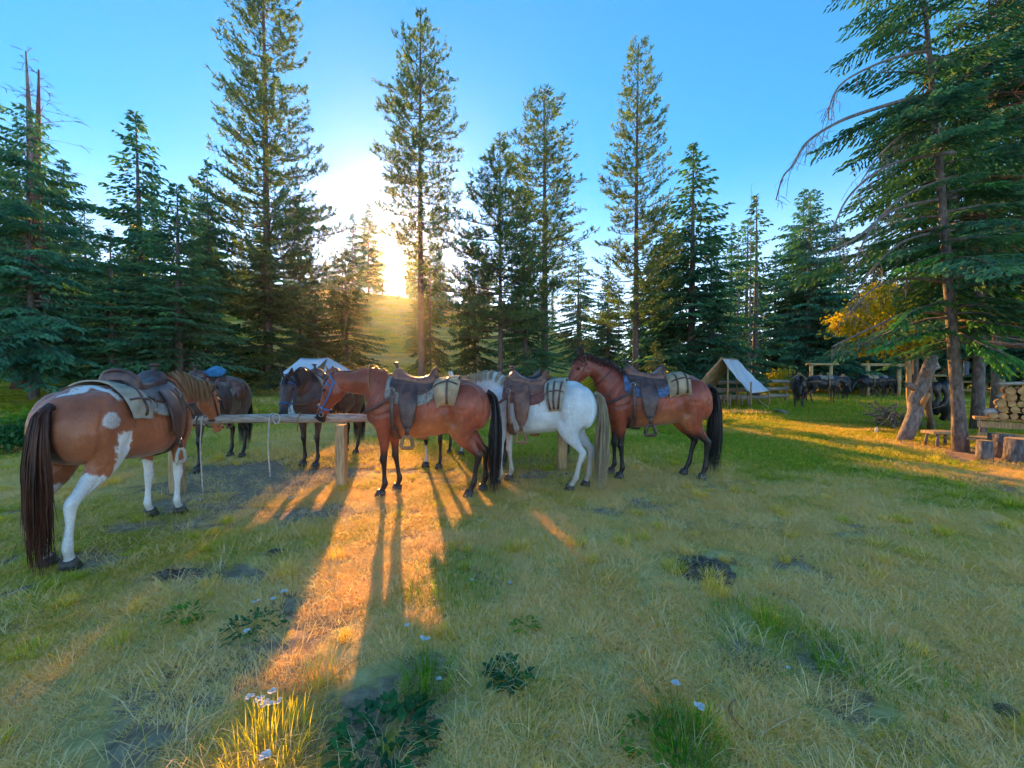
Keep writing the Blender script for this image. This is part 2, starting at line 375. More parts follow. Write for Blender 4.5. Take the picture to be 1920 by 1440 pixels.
FRONT = [((.50, .15, 1.16), (.085, .19)), ((.53, .165, 1.0), (.085, .15)), ((.51, .16, .88), (.075, .11)), ((.505, .15, .74), (.058, .078)), ((.505, .145, .60), (.042, .052)), ((.508, .14, .52), (.040, .046)),
         ((.515, .14, .465), (.043, .050)), ((.505, .14, .41), (.033, .036)), ((.50, .14, .30), (.026, .029)), ((.495, .14, .215), (.028, .032)), ((.49, .14, .165), (.034, .041)), ((.515, .14, .10), (.029, .032)),
         ((.535, .14, .065), (.040, .044)), ((.548, .14, .0), (.056, .062))]
HIND = [((-.50, .12, 1.15), (.13, .23)), ((-.47, .155, 1.0), (.125, .215)), ((-.46, .165, .86), (.10, .175)), ((-.50, .16, .74), (.072, .12)), ((-.575, .15, .645), (.048, .078)), ((-.635, .145, .575), (.038, .055)),
        ((-.675, .142, .53), (.038, .055)), ((-.672, .14, .47), (.036, .046)), ((-.652, .14, .38), (.028, .034)), ((-.64, .14, .27), (.027, .033)), ((-.63, .14, .185), (.034, .042)), ((-.60, .14, .115), (.029, .033)),
        ((-.582, .14, .07), (.041, .044)), ((-.565, .14, 0), (.058, .064))]
def leg_points(kind, side, dx=0.0, dy=0.0, fold=0.0):
    src = FRONT if kind == 'f' else HIND
    pts, rad = [], []
    ztop = .95
    for (p, r) in src:
        x, y, z = p
        k = max(0, (ztop - z) / ztop)
        pts.append(Vector((x + dx * k + fold * (sin(min(1, k * 1.6) * pi) * .5), side * (y + dy * k), z)))
        rad.append(r)
    return pts, rad

def horse_body_mesh(pose, legs, voxel=.014, fat=1.0):
    mb = MB()
    xs = np.interp(np.linspace(0, 1, 34), np.linspace(0, 1, len(TORSO)), TORSO[:, 0])
    n = 26
    mb.grid(np.array([[tuple(torso_pt(x, 2 * pi * k / n)) for k in range(n)] for x in xs]), close_v=True, cap=True)
    # muscle masses
    for sd in (-1, 1):
        mb.ell((-.52, sd * .135, 1.13), (.235, .155, .30), rot=Matrix.Rotation(radians(12), 3, 'Y'))
        mb.ell((-.40, sd * .165, .93), (.14, .10, .19), rot=Matrix.Rotation(radians(25), 3, 'Y'))
        mb.ell((-.66, sd * .10, 1.06), (.12, .11, .22))
        mb.ell((.50, sd * .12, 1.12), (.15, .115, .27), rot=Matrix.Rotation(radians(-22), 3, 'Y'))
        mb.ell((.63, sd * .09, 1.03), (.12, .10, .14))
        mb.ell((.50, sd * .15, .90), (.10, .068, .14))
    mb.ell((.40, 0, 1.40), (.16, .06, .085))                       # withers
    mb.ell((-.42, 0, 1.38), (.2, .16, .10))                        # croup
    # neck
    pts, rad = pose.neck()
    side = []
    m = len(pts); rings = []
    for i, p in enumerate(pts):
        t = (pts[min(i + 1, m - 1)] - pts[max(i - 1, 0)]).normalized()
        k = i / (m - 1)
        sv = Vector((0, 1, 0)).lerp(pose.side, k); sv = (sv - t * sv.dot(t)).normalized(); w = t.cross(sv)
        rb, ra = rad[i][0], rad[i][1]
        rings.append([tuple(p + sv * (rad[i][1] if False else rad[i][0] * 0 + 0) + sv * (min(rad[i]) * cos(2 * pi * q / 20)) + w * (max(rad[i]) * sin(2 * pi * q / 20))) for q in range(20)])
    mb.grid(np.array(rings), close_v=True, cap=True)
    # head
    rings = []
    H = pose.HEAD
    hs_ = catmull([(h[0], h[1], h[2]) for h in H], 3); hw = catmull([(h[3], 0, 0) for h in H], 3)
    for a, b in zip(hs_, hw):
        rings.append([tuple(pose.hp(a.x, a.y + a.z * cos(2 * pi * q / 18), b.x * (1 - .12 * max(0, cos(2 * pi * q / 18 + pi)) * (a.x < .3)) * sin(2 * pi * q / 18))) for q in range(18)])
    mb.grid(np.array(rings), close_v=True, cap=True)
    for sd in (-1, 1):                                             # brow over each eye, cheek, nostril rim, lips
        mb.ell(pose.hp(.165, .045, sd * .078), (.032, .022, .028))
        mb.ell(pose.hp(.15, -.09, sd * .055), (.085, .038, .085))
        mb.ell(pose.hp(.535, .012, sd * .040), (.026, .02, .026))
    mb.ell(pose.hp(.565, -.06, 0), (.036, .036, .03))
    # legs
    for kind, sd, dx, dy, fold in legs:
        p, r = leg_points(kind, sd, dx, dy, fold)
        mb.tube(catmull(p, 3), interp_list([(b, a) for b, a in r], 3) if False else [(a, b) for a, b in interp_list(r, 3)], n=12, side=(0, 1, 0))
        # hoof bulk
    me = mb.mesh('body_source')
    o = bpy.data.objects.new('body_source', me); COL.objects.link(o)
    md = o.modifiers.new('remesh', 'REMESH'); md.mode = 'VOXEL'; md.voxel_size = voxel; md.use_smooth_shade = True
    sm = o.modifiers.new('smooth', 'SMOOTH'); sm.factor = .5; sm.iterations = 6 if voxel < .02 else 2
    dg = bpy.context.evaluated_depsgraph_get(); dg.update()
    out = bpy.data.meshes.new_from_object(o.evaluated_get(dg))
    COL.objects.unlink(o); bpy.data.objects.remove(o); bpy.data.meshes.remove(me)
    out.name = 'horse_body'
    return out

def hair(curves, mat, name, parent, width=.006, seg=7):
    """curves: list of point lists; each strand a narrow folded ribbon"""
    V = []; Q = []; n = 0
    for c in curves:
        c = catmull(c, max(2, seg // max(1, len(c) - 1)))
        m = len(c); a = random.uniform(0, pi); side = Vector((cos(a), sin(a), 0)) ; w0 = width * random.uniform(.6, 1.5)
        for i, p in enumerate(c):
            w = w0 * (1 - .75 * (i / (m - 1)) ** 2)
            V.append(tuple(p - side * w)); V.append(tuple(p + side * w))
            if i: Q.append((n + 2 * i - 2, n + 2 * i - 1, n + 2 * i + 1, n + 2 * i))
        n += 2 * m
    me = mesh_np(name, np.array(V), [np.array(Q)])
    return link(name, me, mat, parent)

def make_tail(root, mat, length=1.05, n=230, thick=.055, sway=0.0):
    cs = []
    for i in range(n):
        a = random.uniform(0, 2 * pi); r = sqrt(random.random()) * thick
        ox, oy = r * cos(a), r * sin(a)
        l = length * random.uniform(.6, 1.03); w_ = random.gauss(0, .02)
        b = Vector((-.775 + ox * .3, oy * .45, 1.29 + random.uniform(-.10, .03)))
        cs.append([b, b + Vector((-.075 + ox * .5, oy * .9, -.07)), b + Vector((-.10 + ox * 1.1, oy * 1.5 + sway * .2, -.32 * l - .06)),
                   b + Vector((-.085 + ox * 1.5, oy * 1.9 + sway * .6, -.66 * l)), b + Vector((-.07 + ox * 1.0 + w_, oy * 1.2 + sway + random.gauss(0, .02), -l))])
    o = hair(cs, mat, 'tail', root, .0031, 10)
    mb = MB(); mb.tube([(-.76, 0, 1.31), (-.815, 0, 1.285), (-.86, 0, 1.20), (-.875, sway * .2, 1.02), (-.87, sway * .5, .8), (-.86, sway * .7, .66)], [.036, .028, .02, .015, .012, .006], n=8)
    mb.build('tail_dock', mat, o)
def make_mane(root, pose, mat, side=1, n=260, length=.2, roach=False):
    pts, rad = pose.neck(); m = len(pts); cs = []
    for i in range(n):
        k = random.uniform(.16, .97); f = k * (m - 1); j = min(int(f), m - 2); u = f - j
        p = pts[j].lerp(pts[j + 1], u); t = (pts[j + 1] - pts[j]).normalized()
        sv = Vector((0, 1, 0)).lerp(pose.side, k); sv = (sv - t * sv.dot(t)).normalized(); w = t.cross(sv)
        if w.z < 0 and w.dot(Vector((0, 0, 1)) - Vector((1, 0, 0))) < 0: w = -w
        ra = max(rad[j]); rb = min(rad[j])
        top = p + w * ra * .97 + sv * random.uniform(-.01, .015)
        l = length * random.uniform(.6, 1.1)
        sd = side * sv
        c = [top, top + w * .018 + sd * .03, top + sd * (rb * .75 + .012) - w * (l * .35), top + sd * (rb * 1.02 + .012) - w * (l * .6) + Vector((0, 0, -l * .4))]
        cs.append(c)
    for i in range(40):                                            # forelock
        s0 = random.uniform(-.03, .03); b = pose.hp(-.02, .06, s0)
        cs.append([b, pose.hp(.05, .098, s0 * 1.2), pose.hp(.11 + random.uniform(0, .06), .105, s0 * 1.5)])
    hair(cs, mat, 'mane', root, .004, 6)
def make_ears(root, pose, mat_coat, cols, back=0.0):
    for sd in (-1, 1):
        b = pose.hp(-.005, .06, sd * .048)
        d = (pose.up * .55 - pose.hd * (.75 + back) + pose.side * sd * .22).normalized()
        f = (pose.side * sd * .5 + pose.hd * .6 + pose.up * .3); f = (f - d * f.dot(d)).normalized(); s = d.cross(f)
        rings = []
        for k, (t, w) in enumerate(((-.02, .020), (.03, .030), (.07, .034), (.105, .026), (.135, .012), (.15, .002))):
            rings.append([tuple(b + d * t + s * (w * cos(a)) + f * (w * .55 * sin(a) - (0.012 if sin(a) > .3 else 0) * (t < .12))) for a in np.linspace(0, 2 * pi, 11)[:-1]])
        mb = MB(); mb.grid(np.array(rings), close_v=True, cap=True)
        o = mb.build('ear', mat_coat, root)
        cattr(o.data, 'coat', np.tile(np.array(cols), (mb.n, 1)))

def paint_coat(me, fn):
    n = len(me.vertices); V = np.empty(n * 3, dtype=np.float32); me.vertices.foreach_get('co', V); V = V.reshape(-1, 3)
    cattr(me, 'coat', fn(V))
def sculpt(me, pose):
    """muscle grooves, ribs, flank hollow and a little unevenness pressed into the body"""
    n = len(me.vertices); V = np.empty(n * 3, dtype=np.float32); me.vertices.foreach_get('co', V); V = V.reshape(-1, 3)
    Nn = np.empty(n * 3, dtype=np.float32); me.vertex_normals.foreach_get('vector', Nn); Nn = Nn.reshape(-1, 3)
    x, y, z = V.T; lat = smooth(np.abs(y), .06, .13); d = np.zeros(n)
    def groove(pts, w, depth):
        nonlocal d
        best = np.full(n, 9.0)
        for (x0, z0), (x1, z1) in zip(pts[:-1], pts[1:]):
            t = np.clip(((x - x0) * (x1 - x0) + (z - z0) * (z1 - z0)) / ((x1 - x0) ** 2 + (z1 - z0) ** 2), 0, 1)
            best = np.minimum(best, np.hypot(x - x0 - t * (x1 - x0), z - z0 - t * (z1 - z0)))
        d -= depth * np.exp(-(best / w) ** 2) * lat
    groove([(.30, 1.40), (.36, 1.22), (.40, 1.05), (.37, .93)], .03, .012)             # behind the shoulder
    groove([(.42, 1.40), (.56, 1.22), (.66, 1.10)], .022, .009)                         # front of the shoulder blade
    groove([(.44, 1.06), (.56, 1.02), (.64, 1.03)], .02, .007)
    groove([(-.30, 1.36), (-.27, 1.20), (-.33, 1.03), (-.36, .93)], .045, .022)         # flank hollow and stifle fold
    groove([(-.60, 1.32), (-.66, 1.12), (-.63, .92)], .022, .011)                       # hamstring line
    groove([(-.47, 1.10), (-.50, .92), (-.53, .78)], .02, .006)
    groove([(-.575, .74), (-.62, .64), (-.655, .58)], .014, .007)                       # Achilles hollow
    groove([(.50, .86), (.515, .70), (.51, .58)], .012, .004)
    ribs = smooth(x, -.24, -.12) * (1 - smooth(x, .22, .3)) * smooth(z, .85, .95) * (1 - smooth(z, 1.2, 1.3)) * lat
    d += ribs * .0022 * np.sin((x + .25 * (z - 1)) * 95)
    d += (fbm(x * 1.0 + z * .5, z * 1.0 + y, 9, 71, 2) - .5) * .010 * smooth(z, .3, .9)
    d += (fbm(x + y, z, 30, 73, 2) - .5) * .0025
    V = V + Nn * d[:, None]
    me.vertices.foreach_set('co', V.astype(np.float32).ravel()); me.update()
def mixc(a, b, k):
    k = np.clip(np.asarray(k), 0, 1)[:, None]; return np.asarray(a) * (1 - k) + np.asarray(b) * k
def n3(V, f, seed=0):
    return fbm(V[:, 0] + V[:, 2] * .7, V[:, 1] * 1.3 + V[:, 2] * .6, f, seed, 3)
def bay(body, dark, points_z=.62, light=None):
    def fn(V, pose):
        c = np.tile(np.array(body), (len(V), 1)) * (0.88 + .28 * n3(V, 5, 2))[:, None]
        if light is not None:                                       # paler flank and belly hair, darker topline
            c = mixc(c, np.array(body) * .62, smooth(V[:, 2], 1.12, 1.42) * .8)
            c = mixc(c, light, smooth(1.12 - V[:, 2], 0, .3) * smooth(.5 - np.abs(V[:, 0] + .05), 0, .25) * .75)
        c = c * (1 + .5 * (n3(V, 11, 8) - .5) + .35 * (n3(V * np.array([1, 1, .35]), 45, 3) - .5))[:, None]
        leg = smooth(points_z + .14 * n3(V, 6, 5) - V[:, 2], 0, .2)
        c = mixc(c, dark, leg)
        muz = np.linalg.norm(V - np.array(pose.hp(.56, 0)), axis=1)
        c = mixc(c, dark, smooth(.15 - muz, 0, .08))
        return c
    return fn
def make_horse(name, loc, heading, pose, coat, hair_mat, label, group=None, legs=None, scale=1.0, voxel=.014, tail_len=1.05,
               mane_side=1, mane_len=.2, ear_col=None, tail_sway=0.0, tail_thick=.055, mane_mat=None):
    root = empty(name, loc, radians(heading), label, 'horse', group)
    root.scale = (scale,) * 3
    legs = legs or [('f', 1, .02, 0, 0), ('f', -1, -.05, 0, 0), ('h', 1, -.03, 0, 0), ('h', -1, .08, 0, 0)]
    me = horse_body_mesh(pose, legs, voxel)
    sculpt(me, pose)
    paint_coat(me, lambda V: coat(V, pose))
    link('body', me, M['coat'], root)
    make_ears(root, pose, M['coat'], ear_col or (.1, .04, .02))
    for sd in (-1, 1):
        mb = MB(); mb.ell(pose.hp(.172, .033, sd * .093), (.02, .02, .02), 7, 9); mb.build('eye', M['eye'], root)
        mb = MB(); mb.ell(pose.hp(.553, .022, sd * .049), (.016, .009, .012), 6, 8); mb.build('nostril', M['eye'], root)
    for kind, sd, dx, dy, fold in legs:
        p, r = leg_points(kind, sd, dx, dy, fold)
        a = p[-1]; mb = MB()
        mb.tube([a + Vector((-.018, 0, .082)), a + Vector((-.008, 0, .045)), a + Vector((.004, 0, .001))], [.053, .060, .070], n=14)
        mb.build('hoof', M['hoof'], root)
    make_tail(root, hair_mat, tail_len, 800, tail_thick, tail_sway)
    make_mane(root, pose, mane_mat or hair_mat, mane_side, 750, mane_len)
    return root

# ------------------------------------------------------------------ tack
def band(mb, pts, normals, w, th=.006, wdir=None):
    """flat strap through pts, lying against normals"""
    pts = [Vector(p) for p in pts]; m = len(pts); rings = []
    for i, p in enumerate(pts):
        t = (pts[min(i + 1, m - 1)] - pts[max(i - 1, 0)]).normalized()
        nn = Vector(normals[i]) if normals is not None else Vector((0, 0, 1))
        nn = (nn - t * nn.dot(t)); nn = nn.normalized() if nn.length > 1e-5 else t.orthogonal().normalized()
        s = t.cross(nn)
        rings.append([tuple(p + s * w / 2), tuple(p + s * w / 2 + nn * th), tuple(p - s * w / 2 + nn * th), tuple(p - s * w / 2)])
    mb.grid(np.array(rings), close_v=True, cap=True)
def shell(mb, fn, us, vs, th):
    """fn(u,v,off) sheet with thickness th"""
    A = np.array([[tuple(fn(u, v, 0)) for v in vs] for u in us]); B = np.array([[tuple(fn(u, v, th)) for v in vs] for u in us])
    nu, nv = A.shape[:2]
    ring_a = np.concatenate([A, B[:, ::-1]], axis=1)
    mb.grid(ring_a, close_v=True)
    for e in (0, -1):
        q = np.stack([A[e], B[e]]); mb.grid(q)
def make_saddle(horse, label, leather='leather_brown', seat='leather_brown', pad='felt_grey', fender_z=.86, group=None, stirrup='leather_tan', cover=None):
    r = empty('saddle', horse.location, horse.rotation_euler.z, label, 'saddle', group); r.scale = horse.scale
    X0, X1 = -.13, .47
    def sheet(x0, x1, a_, off, rnd=.25, wav=0.0):
        def f(u, v, th):
            x = x0 + (x1 - x0) * u
            edge = 1 - rnd * (abs(2 * u - 1) ** 5)
            a = radians(a_) * v * edge
            o = off + th + wav * sin(u * 17 + v * 9)
            lift = .022 * max(0, 1 - abs(v) * 3)
            p = torso_pt(x, a, o); p.z += lift
            return p
        return f
    us = np.linspace(0, 1, 16); vs = np.linspace(-1, 1, 29)
    mb = MB(); shell(mb, sheet(X0, X1, 76, .006, .12, .004), us, vs, .022); mb.build('saddle_pad', M[pad], r)
    mb = MB(); shell(mb, sheet(X0 + .02, X1 - .05, 56, .032, .2), us, vs, .010); mb.build('skirt', M[leather], r)
    # seat with swell and cantle
    rings = []
    prof = [(.43, .075, .03, .07), (.40, .125, .06, .10), (.35, .145, .065, .125), (.29, .105, .04, .115), (.22, .075, .02, .11), (.12, .062, .02, .125), (.03, .075, .02, .145),
            (-.04, .11, .03, .16), (-.085, .155, .05, .155), (-.11, .165, .06, .135), (-.125, .10, .04, .12)]
    pr = catmull([(a, b, d) for a, b, c, d in prof], 3)
    for q in pr:
        x, h, w = q
        t, b, tw = torso_at(min(x, .46))
        row = []
        for k in range(17):
            a = pi * k / 16                                          # arc over the top
            y = w * 1.15 * cos(a); 
            ref = torso_pt(x, math.asin(max(-1, min(1, -y / max(tw, .1)))), .04)
            hh = (sin(a) ** .55)
            dish = .035 * (abs(cos(a)) ** 2) if .0 < x < .25 else 0
            row.append((x, y, (ref.z) * (1 - hh) + (t + h) * hh + dish * hh))
        rings.append(row)
    mb = MB(); R = np.array(rings); low = R.copy(); low[..., 2] -= .03
    mb.grid(np.concatenate([R, low[:, ::-1]], axis=1), close_v=True, cap=True); mb.build('seat', M[seat], r)
    # cantle rim
    t = torso_at(-.1)[0]
    mb = MB(); mb.tube([(-.115 + .045 * abs(cos(a)) ** 2, .165 * cos(a), t + .035 + .145 * sin(a)) for a in np.linspace(0, pi, 15)], .017, n=8); mb.build('cantle', M[leather], r)
    t = torso_at(.38)[0]
    mb = MB(); mb.tube([(.375, 0, t + .10), (.385, 0, t + .15), (.395, 0, t + .19)], [.035, .02, .02], n=10)
    mb.ell((.398, 0, t + .20), (.043, .043, .016), 8, 14); mb.build('horn', M[leather], r)
    for sd in (-1, 1):
        # fender: leather from under the seat, then the stirrup leather
        def fen(u, v, th, sd=sd):
            z0 = radians(34); x = .17 - .01 * u + v * (.07 + .045 * sin(min(1, u * 1.1) * pi) - .03 * (u > .85) * (u - .85) / .15)
            a = radians(34) + radians(80) * u
            p = torso_pt(x, sd * a, .052 + th)
            if u > .55: p.y = sd * max(abs(p.y), abs(torso_pt(x, sd * radians(80), .055 + th).y))
            return p
        mb = MB(); shell(mb, fen, np.linspace(0, 1, 14), np.linspace(-1, 1, 6), .008); fo = mb.build('fender', M[leather], r)
        e = fen(1, 0, 0); y0 = e.y + sd * .01; z0 = e.z; x0 = e.x
        mb = MB(); band(mb, [(x0, y0, z0 + .03), (x0, y0 + sd * .01, z0 - .08)], [(0, sd, 0)] * 2, .05, .01)
        z1 = z0 - .08
        mb.build('stirrup_leather', M[leather], fo)
        mb = MB()
        loop = [(x0 - .02, z1), (x0 + .02, z1), (x0 + .055, z1 - .05), (x0 + .07, z1 - .12), (x0 + .065, z1 - .145), (x0 - .065, z1 - .145), (x0 - .07, z1 - .12), (x0 - .055, z1 - .05), (x0 - .02, z1)]
        mb.tube([(a, y0 + sd * .01, b) for a, b in loop], (.028 if False else .011), n=6, flat=2.2); mb.build('stirrup', M[stirrup], r)
        # latigo strap and rigging ring
        mb = MB(); ps = [torso_pt(.36, sd * radians(a), .056) for a in range(40, 122, 10)]; ns = [(0, sin(sd * radians(a)), cos(radians(a))) for a in range(40, 122, 10)]
        band(mb, ps, ns, .045, .008); mb.build('latigo', M[leather], r)
        mb = MB(); c = torso_pt(.37, sd * radians(55), .065); mb.tube([c + Vector((.03 * cos(a), 0, .03 * sin(a))) for a in np.linspace(0, 2 * pi, 13)], .005, n=5); mb.build('ring', M['steel'], r)
        # tie strings
        for xx in (-.06, .33):
            mb = MB(); c = torso_pt(xx, sd * radians(48), .06); mb.tube([c, c + Vector((.01, sd * .02, -.08)), c + Vector((-.01, sd * .03, -.2))], .005, n=4)
            mb.build('tie_string', M['leather_tan'], r)
    mb = MB(); an = list(range(118, 243, 8)); band(mb, [torso_pt(.36, radians(a), .012) for a in an], [(0, sin(radians(a)), cos(radians(a))) for a in an], .09, .012); mb.build('cinch', M[leather], r)
    # breast collar
    mb = MB(); half = [((.37, .285, 1.27)), ((.46, .282, 1.20)), ((.56, .262, 1.14)), ((.66, .222, 1.09)), ((.745, .16, 1.06)), ((.79, .08, 1.045)), ((.802, 0, 1.04))]
    pts = [Vector((a, -b, c)) for a, b, c in half] + [Vector(p) for p in half[-2::-1]]; pts = catmull(pts, 3)
    band(mb, pts, [(max(0, p.x - .5) * 4, p.y * 3, .05) for p in pts], .036, .008); mb.build('breast_collar', M[leather], r)
    if cover:
        mb = MB(); shell(mb, lambda u, v, th: Vector((-.10 + .4 * u, .17 * v, torso_at(.1)[0] + .10 + th + .09 * (2 * u - 1) ** 2 * (u < .5) + .05 * cos(v * 1.5) - .03 * abs(v))), np.linspace(0, 1, 12), np.linspace(-1, 1, 12), .03)
        mb.build('seat_cover', M[cover], r)
    return r
def make_saddlebags(horse, label, mat='canvas_tan', big=1.0, z_low=96, boxy=False, strap='leather_dark', straps=(.28, .72), taper=.0, flap=.42, puff_=.085):
    r = empty('saddlebag', horse.location, horse.rotation_euler.z, label, 'saddlebag'); r.scale = horse.scale
    for sd in (-1, 1):
        mb = MB()
        x0, x1 = -.40 * big, -.11
        us = np.linspace(0, 1, 14); vs = np.linspace(0, 1, 12)
        def f(u, v, th):
            x = x0 + (x1 - x0) * (.5 + (u - .5) * (1 - taper * v * v)) - .03 * taper * v
            a = sd * (radians(28) + radians(z_low - 28) * v)
            puff = (sin(pi * u) ** (.35 if boxy else .6)) * (sin(pi * v) ** (.35 if boxy else .55))
            base = torso_pt(x, a, .03)
            w = (.11 if boxy else puff_) * puff * th / .1 + .004
            w += .008 * sin(u * 14 + v * 8) * puff * (0 if boxy else 1)
            return torso_pt(x, a, .03 + w)
        shell(mb, f, us, vs, .1)
        bo = mb.build('bag', M[mat], r)
        for u in straps:
            mb = MB(); ps = [f(u, v, .1) + Vector((0, sd * .003, .003)) for v in np.linspace(.05, .95, 12)]; ns = [(0, sd, .6)] * 12
            band(mb, ps, ns, .025, .006); mb.build('strap', M[strap], bo)
        mb = MB(); ps = [f(u, flap, .1) + Vector((0, sd * .004, .004)) for u in np.linspace(.06, .94, 10)]; band(mb, ps, [(0, sd, .6)] * 10, .018, .006); mb.build('flap_edge', M[strap], bo)
    mb = MB(); shell(mb, lambda u, v, th: torso_pt(-.37 * big + (.26 * big) * u, radians(34) * v, .03 + th), np.linspace(0, 1, 6), np.linspace(-1, 1, 10), .014); mb.build('yoke', M[mat], r)
    return r
def make_roll(horse, label, mat='canvas_olive', x=-.2, rad=.10, half=.36):
    """bedroll tied behind the cantle"""
    t = torso_at(x)[0]
    r = empty('bedroll', horse.location, horse.rotation_euler.z, label, 'bedroll'); r.scale = horse.scale
    mb = MB(); path = [(x, y, t + rad * .9 - .55 * y * y * 1.6) for y in np.linspace(-half, half, 13)]
    mb.tube(path, [rad * (.8 if i in (0, 12) else 1) for i in range(13)], n=14); mb.build('roll', M[mat], r)
    for y in (-.22, -.08, .08, .22):
        z = t + rad * .9 - .55 * y * y * 1.6
        mb = MB(); mb.tube([(x + (rad + .004) * cos(a), y, z + (rad + .004) * sin(a)) for a in np.linspace(0, 2 * pi, 15)], .008, n=5); mb.build('strap', M['leather_dark'], r)
    return r
def make_bridle(horse, pose, label, mat='leather_dark', kind='bridle', reins_to=None, metal=True):
    r = empty(kind, horse.location, horse.rotation_euler.z, label, kind); r.scale = horse.scale
    def lp(d, tilt, name, w=.02, off=.008):
        pts = pose.loop(d, off, 20, tilt); c0, a, b = pose.hsec(d); cen = pose.hp(d, c0)
        mb = MB(); band(mb, pts, [p - cen for p in pts], w, .005); mb.build(name, M[mat], r)
    lp(.40, 0, 'noseband'); lp(.02, -.06, 'crown_strap', .022)
    mb = MB(); pts = [pose.hp(.09 - .03 * cos(a) * .2, -.02 + .115 * cos(a), .097 * sin(a)) for a in np.linspace(-1.5, 1.5, 11)]
    band(mb, pts, [p - pose.hp(.09, -.03) for p in pts], .018, .005); mb.build('browband', M[mat], r)
    for sd in (-1, 1):
        mb = MB(); ps = []
        for d in np.linspace(.05, .47, 9):
            c, a, b = pose.hsec(d); ps.append(pose.hp(d, c - .01, sd * (b + .007)))
        band(mb, ps, [pose.side * sd] * 9, .018, .005); mb.build('cheek_strap', M[mat], r)
        if metal:
            mb = MB(); c = pose.hp(.48, -.04, sd * .068); mb.tube([c + pose.hd * .03 * cos(a) + pose.up * .03 * sin(a) for a in np.linspace(0, 2 * pi, 11)], .005, n=5); mb.build('bit_ring', M['steel'], r)
            mb = MB(); c = pose.hp(.40, -.015, sd * .078); mb.ell(c, (.013, .013, .013), 6, 8); mb.build('buckle', M['steel'], r)
    if reins_to is not None:
        for sd in (-1, 1):
            a = pose.hp(.49, -.05, sd * .068); b = Vector(reins_to(sd)); 
            mid = (a + b) / 2 + Vector((0, sd * .03, -.10))
            mb = MB(); mb.tube(catmull([a, mid, b], 6), .008, n=5); mb.build('rein', M[mat], r)
    return r
def rope(label, pts, rad=.009, mat='rope_white', name='lead_rope', group=None, loops=None):
    mb = MB(); mb.tube(catmull(pts, 5), rad, n=6)
    for (c, R) in (loops or []):
        c = Vector(c); mb.tube([c + Vector((R * .25 * sin(2 * a), R * cos(a), R * sin(a))) for a in np.linspace(0, 2 * pi, 17)], rad, n=6)
    o = mb.build(name, M[mat]); return tag(o, label, 'rope', group)
# ================================================================== TERRAIN
def terrain(x, y):
    x = np.asarray(x, dtype=float); y = np.asarray(y, dtype=float)
    u = x / np.maximum(y, 1.0)
    A = 1 - .42 * smooth(u, -.02, .16) - .45 * smooth(u, .16, .36) - .13 * smooth(u, .36, .6)
    yy = y + np.maximum(0, -x - 9) * .30 * (y > -50)                     # the slope comes nearer on the left
    g = .0118 * np.maximum(yy - 8.5, 0) ** 1.74
    g = np.where(g > 11, 11 + 3.0 * np.tanh((g - 11) / 3.0), g)
    far = smooth(np.hypot(x, y), 85, 230)
    h = A * g * (y > 0) * (1 - .55 * far)
    left = smooth(-x, 9, 22) * smooth(y, 5, 14) * 1.1
    bump = (fbm(x, y, .33, 5, 3) - .5) * .10 * smooth(np.hypot(x, y), 1.2, 9) + (fbm(x, y, 1.9, 8, 3) - .5) * .035
    fade = .25 + .75 * smooth(y, 7.5, 12)
    return h + left + bump * (fade)
def gz(x, y): return float(terrain(np.array([x]), np.array([y]))[0])

# bare, trodden earth: (x, y, rx, ry, angle, strength) from the photograph's bare patches
BARE = []
def bare(px, py, wpx, hpx, st=1.0, ang=0.0):
    c = G(px, py); a = G(px - wpx / 2, py); b = G(px + wpx / 2, py); t = G(px, py - hpx / 2); u = G(px, py + hpx / 2)
    BARE.append((c.x, (t.y + u.y) / 2, (b - a).length / 2, max(.06, (t.y - u.y) / 2), ang, st))
for b in ((455, 905, 440, 92, 1.0), (380, 945, 260, 50, .7), (250, 985, 420, 46, .45), (560, 958, 200, 40, .55), (355, 1078, 250, 50, 1.0), (490, 1068, 90, 40, .8), (525, 1036, 45, 16, .9),
          (840, 1026, 110, 28, .9), (690, 1024, 80, 20, .55), (30, 1180, 110, 60, .9), (1322, 1070, 130, 74, 1.0), (1510, 1122, 130, 46, .75), (1390, 1240, 130, 70, .8),
          (1545, 1250, 130, 80, .75), (1560, 1300, 100, 50, .9), (1690, 1370, 260, 40, .7, ), (1175, 1400, 120, 90, .8), (1880, 1335, 60, 26, .9), (1890, 1375, 100, 40, .7),
          (1300, 905, 260, 26, .35), (880, 900, 400, 60, .4), (1000, 880, 260, 60, .6), (1640, 790, 190, 20, .5), (1860, 860, 240, 50, .95), (1745, 833, 260, 24, .8), (660, 870, 200, 60, .5),
          (330, 1400, 120, 50, .5), (700, 1440, 160, 40, .6), (60, 960, 160, 40, .5), (300, 990, 260, 30, .8), (180, 1060, 160, 26, .7), (600, 980, 180, 24, .6), (430, 1085, 200, 30, .8), (760, 960, 140, 24, .6), (1130, 960, 160, 20, .5), (1480, 1200, 90, 30, .6), (1620, 1150, 140, 30, .5), (1830, 1180, 120, 30, .5), (1250, 1340, 110, 40, .6), (300, 1230, 200, 40, .3), (1250, 1190, 120, 40, .3), (1780, 1230, 160, 40, .4)):
    bare(*b[:5])
